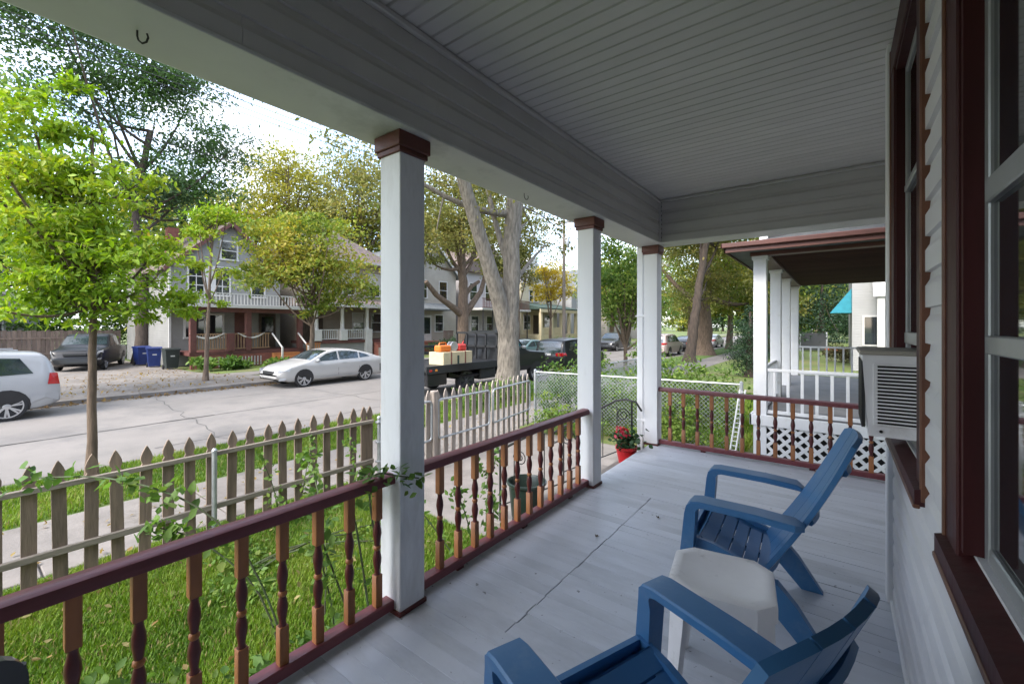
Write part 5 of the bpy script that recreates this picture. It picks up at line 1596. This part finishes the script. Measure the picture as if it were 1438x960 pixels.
# tall loose dark tree behind the driveway
tree('tall open-crowned dark tree behind the driveway', (-33.5, 7.3, GZ), [(0, 0, 0), (.3, .0, 5), (.0, -.4, 9), (.3, .3, 14)], .38, .14,
     [(0, 1.2, 17.5, 4.2, 4.2, 3.2), (0, -2.5, 15.5, 3.6, 3.4, 3), (0, 3.2, 13.8, 3.4, 3.2, 2.4), (1, -5.5, 19, 3.5, 3.5, 3), (0, 1.0, 10.5, 3.6, 3.8, 2.4), (0, 3.6, 10.0, 2.2, 2.2, 2.2), (0, -3.0, 20.5, 4, 4, 2.6)],
     32000, .25, DARKG[1:] + GREEN[:2], 103, 'bark_dark', limbs=14, twigs=70, spread=.15, shell=.7, clumps=.8, aspect=.42)
tree('dark leafy tree reaching over the driveway fence', (-44, -1.5, GZ), [(0, 0, 0), (.3, 0, 6), (0, .6, 13)], .4, .14,
     [(0, 0, 12, 6, 5, 5), (1, 3, 8, 4.5, 4.2, 3.5), (2, -4, 8, 4.5, 4, 4)], 15000, .34, GREEN, 104, 'bark_dark', limbs=18)
tree('yellowing round-topped tree behind the grey gabled house', (-43, 20.5, GZ), [(0, 0, 0), (0, 0, 6), (0, .3, 12)], .42, .14,
     [(0, 0, 15.6, 4.8, 4.8, 4.2), (0, 2, 12.0, 4.8, 4.4, 3.4), (0, -3.2, 11.6, 3.8, 3.6, 3.4)], 20000, .30, YELL, 105, 'bark', limbs=22, twigs=50, spread=.15)
tree('olive green tall tree behind the tan house', (-42, 27.5, GZ), [(0, 0, 0), (.2, .2, 7), (0, 0, 15)], .45, .14,
     [(0, 0, 18.5, 4.6, 4.4, 4.2), (0, 2.2, 13.8, 4.8, 4.6, 3.6), (0, -3, 13.0, 4.2, 4.0, 3.6), (0, 5, 20, 3.4, 3.4, 3)], 20000, .30, OLIVE, 106, 'bark', limbs=24, twigs=60, spread=.15, shell=.6)
tree('green tree turning yellow on the far verge between the grey and tan houses', (-21.0, 11.1, GZ), [(0, 0, 0), (.1, .05, 1.8), (-.1, .1, 4.2)], .16, .06,
     [(0, .2, 5.6, 2.9, 2.9, 1.3), (0, 1.6, 4.2, 2.3, 2.3, 1.0), (0, -1.8, 4.6, 2.2, 2.0, .8), (.2, .6, 3.2, 1.5, 1.6, .6), (0, .2, 7.0, 2.2, 2.2, .9), (0, -1.6, 6.3, 1.9, 1.9, .7)],
     14000, .19, YGRN, 107, 'bark', limbs=20, twigs=60, spread=.17, shell=.6, clumps=.8)
tree('light green small tree on the far verge before the grey gabled house', (-20.6, 6.5, GZ), [(0, 0, 0), (0, .1, 2.6), (.1, .2, 6.4)], .09, .03,
     [(0, .35, 6.75, .8, .9, .45), (0, -.2, 6.0, .7, .6, .3), (0, .9, 4.4, .5, .6, .22), (0, .5, 3.2, .45, .5, .2)], 2600, .15, LIME, 108, 'bark', limbs=12, twigs=20, spread=.22, shell=.7)
# big forked tree on the near verge
tree('huge pale-barked forked tree on the near verge by the flatbed truck', (-9.0, 11.7, GZ), [(0, 0, 0), (.0, -.02, 1.6), (.05, .02, 3.4), (0.1, .15, 6.6), (.2, .4, 11)], .42, .20,
     [(0, 0, 12.5, 5.5, 5.5, 3.6), (0, -4, 9.5, 3.6, 3.6, 2.4), (-2, 4, 9.0, 3.8, 3.4, 2.4), (-.5, 3.6, 5.6, 1.6, 1.3, .9), (0, -1.4, 5.9, .8, .9, .9), (-1.5, 2.6, 6.8, 2.2, 2.0, 1.0), (-2.5, -4.0, 6.6, 2.0, 1.7, 1.2), (1.5, -5.8, 8.2, 2.4, 2.2, 1.6), (-1.5, 1.2, 7.6, 2.0, 1.6, 1.2), (-1, -2.6, 4.8, 1.0, .9, .8), (-2.5, 2.2, 5.4, 1.5, 1.2, .9), (-2.6, -1.2, 6.6, 1.6, 1.4, 1.1)],
     40000, .15, OLIVE, 109, 'bark_light', limbs=7, twigs=90, spread=.16, shell=.75, sides=16,
     extra=[([(0, .08, .9), (0, -.08, 2.0), (-.05, -.45, 3.1), (-.15, -.95, 4.4), (-.3, -1.75, 6.4), (-.5, -2.6, 9), (-.6, -3.2, 11)], .34, .14), ([(0.05, .1, 3.6), (.1, 1.2, 4.6), (-.2, 2.6, 5.4)], .09, .03), ([(0, .1, 5.0), (-.6, 1.6, 6.0), (-1.5, 3.2, 6.6)], .10, .03)])
# lopped tree across the street
tree('brown lopped tree with thick stub limbs before the pale houses', (-20.6, 21.6, GZ), [(0, 0, 0), (.05, .0, 2), (0, .05, 4.6), (0, -.1, 6.6)], .46, .26,
     [(0, -1.5, 8.8, 2.8, 2.8, 2.0), (0, 2.0, 9.0, 2.8, 2.8, 2.0), (0, .2, 11.4, 3.2, 3.2, 2.2), (0, -2.8, 6.4, 1.5, 1.4, .9), (0, 3.2, 6.8, 1.6, 1.4, .9), (0, -4.4, 7.6, 2.0, 1.8, 1.3)], 21000, .2, OLIVE, 110, 'bark', limbs=5, shell=.7,
     extra=[([(0, -.1, 3.0), (0, -1.0, 3.5), (0, -2.4, 4.2), (.1, -3.4, 5.0)], .26, .14), ([(0, .1, 2.8), (0, .9, 3.7), (0, 1.9, 4.7), (0, 2.6, 6.4)], .27, .13), ([(0, .1, 4.2), (0, .9, 5.0), (.1, 1.6, 5.4)], .18, .12), ([(0, -.1, 5.8), (-.1, -.9, 6.6), (0, -1.5, 7.3)], .16, .08), ([(0, 0, 6.2), (0, .9, 7.0), (0, 1.4, 7.8)], .16, .07)])
tree('golden yellow tree across the street by the utility pole', (-21.2, 33.8, GZ), [(0, 0, 0), (.1, 0, 2.4), (0, .2, 5)], .16, .06,
     [(0, .2, 7.0, 2.0, 2.0, 1.2), (0, 1.5, 5.8, 1.7, 1.6, 1.0), (0, -1.0, 5.2, 1.5, 1.5, .8)], 5200, .2, [(.32, .25, .03), (.46, .35, .04), (.55, .42, .06), (.28, .28, .05)], 111, 'bark', limbs=10)
tree('olive tree behind the cream house', (-44, 42, GZ), [(0, 0, 0), (0, 0, 6), (0, .3, 11)], .4, .14, [(0, 0, 13, 5.5, 5.5, 4.5), (0, -6, 11, 4.5, 4.5, 4)], 11000, .38, OLIVE, 112, 'bark', limbs=12)
# small tree past the gates on the verge
tree('small round green tree with a low fork on the near verge past the gates', (-8.6, 20.9, GZ), [(0, 0, 0), (0, .0, .9), (.0, .02, 1.5)], .11, .08,
     [(0, -.2, 4.6, 1.7, 1.8, 1.3), (0, .3, 3.2, 1.8, 1.9, .9), (0, -.3, 6.0, 1.2, 1.2, .8)], 9000, .17, GREEN[1:] + [(.2, .25, .045)], 113, 'bark', limbs=14, twigs=30, spread=.17,
     extra=[([(0, 0, 1.3), (0, -.5, 2.2), (0, -.9, 3.2)], .07, .03), ([(0, 0, 1.4), (0, .25, 2.3), (0, .3, 4.4)], .08, .03)])
tree('dark leaning tree by the pavement past the chain-link fence', (-7.35, 27.9, GZ), [(0, 0, 0), (.25, .1, 2.4), (.55, .3, 5.2), (1.3, .5, 10)], .33, .16,
     [(.8, .3, 11, 4.2, 4.2, 3), (-.5, 3, 8.0, 3.4, 3.2, 2.0), (3, 2, 8.0, 3, 3, 1.8), (0, 5, 5.2, 2.8, 2.4, 1.6), (3.6, 3, 5.2, 2.0, 1.8, 1.6), (4.4, 4, 3.6, 1.5, 1.5, .9)], 26000, .2, OLIVE, 114, 'bark_dark', limbs=8, shell=.65)
tree('thick pale trunk tree by the pavement past the leaning tree', (-8.3, 35.5, GZ), [(0, 0, 0), (0, 0, 3), (0, .1, 8)], .68, .4,
     [(0, 0, 10, 5, 5, 3), (0, 4, 6.5, 3.8, 3.5, 2.2), (3, 3, 6.5, 3.2, 3.2, 2.2), (3, 4, 4.2, 2.6, 2.4, 1.4), (-2.5, 3, 5.0, 2.2, 2.2, 1.2)], 22000, .26, YGRN, 115, 'bark', limbs=8, shell=.65)
NEARP = [OLIVE, YGRN, GREEN]
k = 0
for (x, y, h, lab) in ((-8.4, 46, 11, 'street tree on the near verge past the thick pale trunk'), (-8.4, 58, 12, 'street tree on the near verge about four houses down'), (-8.4, 74, 12, 'street tree far along the near verge'), (-20.6, 46, 11, 'street tree on the far verge by the white house'), (-20.6, 60, 12, 'street tree on the far verge by the beige gabled house'),
                       (-20.6, 78, 13, 'street tree far along the far verge'), (-14, 150, 17, 'tall tree where the street ends far away'), (-4, 120, 16, 'tall tree closing the view at the end of the pavement'), (-30, 130, 17, 'tall tree beyond the far houses where the street ends'), (-3.2, 52, 9, 'olive tree on the lawn behind the conifer'), (-5.5, 66, 11, 'olive tree beside the pavement beyond the lawn')):
    k += 1
    tree(lab, (x, y, GZ), [(0, 0, 0), (.1, 0, h * .3), (0, .2, h * .6)], .32, .14, [(0, 0, h * .72, h * .38, h * .38, h * .28), (.5, h * .2, h * .5, h * .28, h * .28, h * .16), (0, -h * .2, h * .48, h * .28, h * .28, h * .16), (.5, 0, h * .32, h * .22, h * .22, h * .09)],
         7500 if y < 100 else 6000, .34 if y < 100 else .7, NEARP[k % 3], 200 + k, 'bark', limbs=10, group='street trees', shell=.6)
for k, (x, y, h, lab, pal) in enumerate(((-52, 5, 17, 'tall green tree far behind the driveway fence', GREEN), (-50, 13, 18, 'tall green tree behind the yellowing round tree', DARKG), (-56, 33, 18, 'tall olive tree far behind the tan house', OLIVE), (-54, 52, 17, 'tall olive tree far behind the cream house', OLIVE), (-42, 33.5, 19, 'tall yellow-green tree behind the pale beige house', YGRN), (-43, 39, 16, 'tall olive tree behind the lilac house', OLIVE), (-41, 13, 13, 'green tree close behind the grey gabled house', YGRN), (-50, 66, 16, 'tall green tree far behind the white house', GREEN), (-46, 82, 16, 'tall green tree behind the far grey house', YGRN),
        (-2, 75, 14, 'broad green tree closing the view behind the conifers', GREEN), (7, 72, 15, 'broad dark tree closing the view behind the teal awning', DARKG), (15, 66, 15, 'broad dark tree behind the white house roof', DARKG), (24, 60, 15, 'broad green tree far behind the neighbouring house', GREEN), (-9, 100, 15, 'broad olive tree where the pavement vanishes', OLIVE), (-18, 190, 22, 'huge tree mass at the far end of the street', GREEN))):
    tree(lab, (x, y, GZ), [(0, 0, 0), (.1, 0, h * .3), (0, .2, h * .6)], .38, .16, [(0, 0, h * .70, h * .42, h * .42, h * .30), (.5, h * .22, h * .42, h * .32, h * .32, h * .22), (0, -h * .22, h * .42, h * .32, h * .32, h * .22), (.5, 0, h * .22, h * .40, h * .40, h * .18)],
         9000, .5, pal, 250 + k, 'bark_dark', limbs=8, group='trees closing the view', shell=.6, name='background_tree')
for k in range(9):
    tree('distant leafy tree in the row closing the end of the street', (-62 + 13 * k, 172 + 6 * (k % 3), GZ), [(0, 0, 0), (0, 0, 6), (0, 0, 10)], .4, .2, [(0, 0, 11, 8, 6, 5), (0, 0, 4.5, 8.5, 6, 4.5)], 5200, .95, (GREEN, YGRN, DARKG)[k % 3], 280 + k, 'bark_dark', limbs=4, group='distant trees closing the street end', name='distant_tree')
# dark evergreens behind the neighbour's lawn
for k, (x, y, h, r, lab) in enumerate(((-1.2, 49, 9, 3.2, 'dark evergreen behind the back gate'), (2.6, 50, 11, 3.4, 'dark evergreen behind the teal awning house'), (-4.6, 40, 5.5, 2.0, 'dark bushy conifer beside the neighbouring lawn'), (6, 55, 12, 4.0, 'tall dark evergreen beyond the white house'), (-3.1, 21.5, 3.2, .95, 'dark conifer shrub between the neighbouring porch and the pavement'))):
    tree(lab, (x, y, GZ), [(0, 0, 0), (0, 0, h * .5), (0, 0, h * .9)], .2, .04, [(0, 0, h * .28, r, r, h * .27), (0, 0, h * .55, r * .8, r * .8, h * .25), (0, 0, h * .82, r * .45, r * .45, h * .2)], 6500, .22 if h > 4 else .09, DEEP if k != 2 else DARKG, 300 + k, 'bark_dark', limbs=6, name='evergreen_tree', spread=.2)

# shrubs and climbers
def shrub(label, base, blobs, n, size, pal, seed, name='shrub', stems=6, aspect=.55, cat='shrub'):
    t = thing(name, label, cat, base)
    P, C = crown_points(blobs, n, seed, 1.0, .2, .55)
    P[:, 2] = np.maximum(P[:, 2], .03)
    mb = MB(); rg = np.random.default_rng(seed)
    for i in rg.permutation(len(C))[:stems]:
        mb.tube(curve_pts((rg.uniform(-.1, .1), rg.uniform(-.1, .1), 0), C[i], (0, 0, .1), 4), .008, 5)
    mb.build('stem', 'stem', t)
    leaves_np('foliage', P, size, pal, t, seed, aspect=aspect)
    return t
shrub('leafy green bush behind the gate corner of the chain-link fence', (-5.0, 8.7, GZ), [(0, 0, .8, .75, .6, .7), (.9, .2, .7, .6, .5, .6), (.3, .4, 1.35, .55, .4, .45)], 3400, .085, GREEN, 401)
shrub('weedy bush growing along the middle of the chain-link fence', (-3.2, 8.75, GZ), [(0, 0, .6, .9, .5, .6), (-.8, .1, .5, .5, .4, .5), (.7, .2, .9, .4, .4, .4)], 3600, .075, GREEN, 402)
shrub('bush with dark leaves behind the chain-link fence near the trellis', (-3.1, 9.9, GZ), [(0, 0, .9, .65, .6, .8), (.8, .4, .8, .8, .6, .7), (-.3, -.1, 1.5, .45, .4, .45)], 4200, .085, GREEN, 403)
shrub('rambling vine in the corner before the picket gate and chain-link fence', (-4.75, 7.65, GZ), [(0, 0, .4, .45, .35, .4), (.7, .1, .3, .5, .3, .28)], 1500, .07, GREEN, 404, name='vine', cat='vine')
shrub('low weeds along the foot of the chain-link fence', (-2.4, 8.1, GZ), [(0, 0, .35, .9, .3, .35), (.2, .1, .7, .4, .2, .25)], 2000, .07, GREEN, 405, name='weeds', cat='weeds')
shrub('low green hosta bed before the red-brown porch', (-25.3, 9.2, GZ), [(0, 0, .28, .6, 1.3, .3), (.3, 2.3, .22, .5, 1.0, .22), (.3, -1.3, .35, .5, .6, .35)], 2200, .20, GREEN, 406, name='hosta', cat='plants')
shrub('green hedge before the pale houses', (-25.8, 25.8, GZ), [(0, 0, .6, .6, 2.6, .6)], 2600, .16, DARKG, 407, name='hedge', cat='hedge')
shrub('bushy shrub before the cream house porch', (-24.9, 41.5, GZ), [(0, 0, .5, .7, 1.4, .5), (0, 3, .45, .7, 1.0, .45)], 1500, .2, GREEN, 408)
shrub('reddish shrub at the edge of the back lawn', (-3.6, 36, GZ), [(0, 0, 1.0, .9, 1.0, 1.1)], 1800, .16, [(.12, .06, .03), (.2, .10, .045), (.1, .1, .04)], 409)
shrub('round brown-green bush beside the white house', (.2, 33.5, GZ), [(0, 0, .5, .8, .8, .5)], 1300, .13, [(.07, .07, .03), (.12, .10, .045), (.08, .1, .04)], 410)
shrub('tall green hedge behind the brown board fence', (-43, 6.5, GZ), [(0, -3, 1.8, 1.2, 2.6, 1.8), (0, 1.5, 2.0, 1.3, 2.8, 2.0), (0, 5.5, 1.9, 1.2, 2.4, 1.9)], 5200, .22, GREEN, 413, name='hedge', cat='hedge')
shrub('weedy plants on the verge by the forked tree', (-8.0, 10.2, GZ), [(0, 0, .28, .5, 2.2, .3)], 2200, .08, GREEN, 411, name='weeds', cat='weeds')
shrub('weedy plants on the verge past the forked tree', (-8.0, 14.6, GZ), [(0, 0, .4, .6, 1.6, .4)], 1800, .09, YGRN, 412, name='weeds', cat='weeds')

shrub('dark broad-leaved weeds growing in the lawn under the rose canes', (-2.55, .75, GZ), [(0, 0, .12, .45, .5, .12), (-.3, .7, .08, .3, .3, .08), (.2, -.5, .1, .3, .3, .1)], 700, .08, GREEN[:3], 414, name='weeds', cat='weeds')
shrub('low clover patch in the lawn beside the picket fence', (-4.3, 1.6, GZ), [(0, 0, .05, .7, .5, .06), (.4, 1.0, .05, .4, .4, .05)], 900, .05, GREEN, 415, name='clover', cat='clover')
tree('thin olive tree on the far verge past the lopped tree', (-20.8, 28.2, GZ), [(0, 0, 0), (.1, 0, 3), (0, .2, 7)], .2, .07, [(0, 0, 8.2, 2.6, 2.8, 1.6), (0, -1.8, 6.6, 1.8, 1.8, 1.0), (0, 1.6, 6.2, 1.6, 1.6, .9), (0, 0, 10.4, 2.4, 2.4, 1.6)], 11000, .2, OLIVE, 116, 'bark', limbs=10, shell=.7)
# rose canes by the railing: arching stems with single leaves
def canes(label, base, paths, leaf_n, size, seed, pal=GREEN, name='rose_bush'):
    t = thing(name, label, 'rose bush', base)
    rg = np.random.default_rng(seed)
    for path in paths:
        p = [Vector(q) - Vector(base) for q in path]
        # smooth by subdivision
        for _ in range(2):
            q = [p[0]]
            for a, b in zip(p[:-1], p[1:]): q += [a.lerp(b, .25), a.lerp(b, .75)]
            q.append(p[-1]); p = q
        MB().tube(p, [.005 * (1 - .6 * i / len(p)) + .0012 for i in range(len(p))], 6).build('cane', 'stem', t, smooth=True)
        pos = []
        for _ in range(leaf_n):
            i = rg.integers(len(p) // 3, len(p)); c = p[i]
            for _ in range(4): pos.append(np.array(c) + rg.normal(size=3) * .035)
        leaves_np('leaf', np.array(pos), size, pal, t, seed + len(pos), kind=True, aspect=.62)
    return t
canes('climbing rose arching over the lawn towards the picket fence', (-2.35, 1.15, GZ),
      [[(-2.3, 1.2, GZ), (-2.4, 1.05, .0), (-2.6, .85, .45), (-3.0, .55, .62), (-3.6, .30, .55)], [(-2.35, 1.15, GZ), (-2.5, 1.1, -.1), (-2.75, .85, .25), (-2.9, .7, .32)], [(-2.4, 1.2, GZ), (-2.3, .85, -.4), (-2.35, .55, -.12), (-2.45, .35, -.1)],
       [(-2.3, 1.25, GZ), (-2.15, 1.3, -.3), (-2.2, 1.2, .25)], [(-2.35, 1.1, GZ), (-2.5, .9, -.55), (-2.55, .6, -.35), (-2.6, .3, -.38)], [(-2.4, 1.3, GZ), (-2.6, 1.5, -.1), (-2.95, 1.6, .32), (-3.2, 1.65, .42)]], 26, .062, 501)
canes('rose shoots curling round the white post by the railing', (-1.95, 1.45, GZ),
      [[(-1.95, 1.45, GZ), (-1.93, 1.38, .2), (-1.86, 1.27, .62), (-1.74, 1.24, .71), (-1.66, 1.30, .69), (-1.625, 1.40, .66)], [(-1.95, 1.45, GZ), (-1.97, 1.30, .3), (-1.88, 1.18, .60), (-1.72, 1.2, .70)], [(-2.0, 1.5, GZ), (-2.2, 1.25, .2), (-2.25, 1.15, .48)]], 14, .05, 502, GREEN)
canes('leafy rose bush behind the railing next to the dark tub', (-2.35, 2.75, GZ),
      [[(-2.35, 2.75, GZ), (-2.3, 2.8, -.3), (-2.25, 2.7, .18), (-2.2, 2.5, .30)], [(-2.4, 2.7, GZ), (-2.35, 2.55, -.2), (-2.3, 2.35, .15)], [(-2.35, 2.8, GZ), (-2.5, 2.9, -.2), (-2.45, 3.0, .22)], [(-2.3, 2.7, GZ), (-2.15, 2.6, -.3), (-2.1, 2.5, .05)], [(-2.35, 2.7, GZ), (-2.7, 2.5, -.3), (-2.8, 2.3, .0)]], 12, .055, 503)
canes('thin green shoots climbing the picket fence', (-5.0, 2.3, GZ),
      [[(-5.0, 2.3, GZ), (-5.05, 2.25, -.4), (-5.0, 2.1, -.05)], [(-5.0, 2.5, GZ), (-5.02, 2.6, -.3), (-5.05, 2.7, .02)], [(-5.0, 3.2, GZ), (-5.02, 3.25, -.4), (-5.0, 3.15, -.1)]], 14, .06, 504, GREEN)

# grass blades on the lawn and the verge
def grass(name, x0, x1, y0, y1, n, hgt, seed, label, keep=None):
    rg = np.random.default_rng(seed)
    p = np.stack([rg.uniform(x0, x1, n), rg.uniform(y0, y1, n), np.full(n, GZ - .015)], 1)
    den = np.sin(p[:, 0] * 2.3 + 1) * np.sin(p[:, 1] * 1.9) + .5 * np.sin(p[:, 0] * 5.1 + p[:, 1] * 4.3)
    h = hgt * rg.uniform(.5, 1.2, n) * (1 + .25 * den)
    a = rg.uniform(0, 2 * np.pi, n); ln = rg.uniform(.1, .75, n) * h
    w = rg.uniform(.003, .0055, n) * (hgt / .06)
    d = np.stack([np.cos(a), np.sin(a), np.zeros(n)], 1); s = np.stack([-np.sin(a), np.cos(a), np.zeros(n)], 1)
    v = np.empty((n, 5, 3))
    v[:, 0] = p + s * w[:, None]; v[:, 1] = p - s * w[:, None]
    mid = p + d * (ln * .35)[:, None]; mid[:, 2] += h * .6
    v[:, 2] = mid - s * (w * .8)[:, None]; v[:, 3] = mid + s * (w * .8)[:, None]
    v[:, 4] = p + d * ln[:, None]; v[:, 4, 2] += h
    me = bpy.data.meshes.new(name)
    me.vertices.add(n * 5); me.vertices.foreach_set('co', v.reshape(-1))
    loops = (np.arange(n)[:, None] * 5 + np.array([0, 1, 2, 3, 3, 2, 4])[None]).reshape(-1).astype(np.int32)
    me.loops.add(len(loops)); me.loops.foreach_set('vertex_index', loops)
    st_ = np.stack([np.arange(n) * 7, np.arange(n) * 7 + 4], 1).reshape(-1).astype(np.int32)
    me.polygons.add(n * 2); me.polygons.foreach_set('loop_start', st_)
    base = np.array([(.070, .140, .016), (.135, .235, .024), (.225, .300, .045)])
    t = np.clip(.5 + den * .36 + rg.normal(size=n) * .22, 0, .999) * 2
    i0 = t.astype(int); f = (t - i0)[:, None]
    c = base[i0] * (1 - f) + base[np.minimum(i0 + 1, 2)] * f
    dry = rg.uniform(0, 1, n) < .07
    c[dry] = np.array([.30, .25, .11])
    cc = np.ones((n, 5, 4)); cc[:, :, :3] = c[:, None]
    at = me.color_attributes.new('Col', 'FLOAT_COLOR', 'POINT'); at.data.foreach_set('color', cc.reshape(-1))
    me.materials.append(M['leaf']); me.update(); me.validate()
    o = piece(name, me)
    tag(o, label, 'grass', None, 'stuff')
grass('grass', -5.6, -1.85, -.4, 3.48, 190000, .06, 601, 'short bright green grass on the lawn behind the railing')
grass('verge_grass', -9.3, -7.35, -1.5, 16, 90000, .07, 602, 'grass on the verge between pavement and kerb')
grass('side_grass', -5.6, -1.3, 8.2, 16, 60000, .10, 603, 'long grass behind the chain-link fence')
grass('far_verge_grass', -21.4, -18.8, 9.6, 24, 30000, .11, 604, 'grass on the far verge beside the white car')
# fallen leaves: clover and litter
rg = np.random.default_rng(77)
def litter(name, label, x0, x1, y0, y1, n, size, pal, seed, z=GZ):
    rg = np.random.default_rng(seed)
    p = np.stack([rg.uniform(x0, x1, n), rg.uniform(y0, y1, n), np.full(n, z) + rg.uniform(.006, .02, n)], 1)
    o = leaves_np(name, p, size, pal, None, seed, aspect=.7, up=3)
    tag(o, label, 'leaves', None, 'stuff')
BR = [(.16, .10, .045), (.24, .16, .06), (.32, .24, .07)]
litter('fallen_leaves', 'brown leaves scattered in the far gutter by the driveway', -18.95, -18.15, -2, 9.5, 1500, .09, BR, 701, RZ + .01)
litter('fallen_leaves', 'brown leaves scattered over the driveway', -27, -19, 1.5, 8, 900, .09, BR, 702, GZ)
litter('fallen_leaves', 'pale fallen leaves scattered over the lawn', -5.5, -1.9, -.3, 3.4, 170, .05, [(.22, .20, .07), (.30, .26, .11), (.22, .14, .05)], 703, GZ + .05)
litter('fallen_leaves', 'brown leaves scattered over the pavement', -7.2, -5.7, -.5, 14, 300, .06, BR, 704, GZ)
litter('fallen_leaves', 'brown leaves along the near gutter', -10.1, -9.5, -1, 22, 500, .07, BR, 705, RZ)
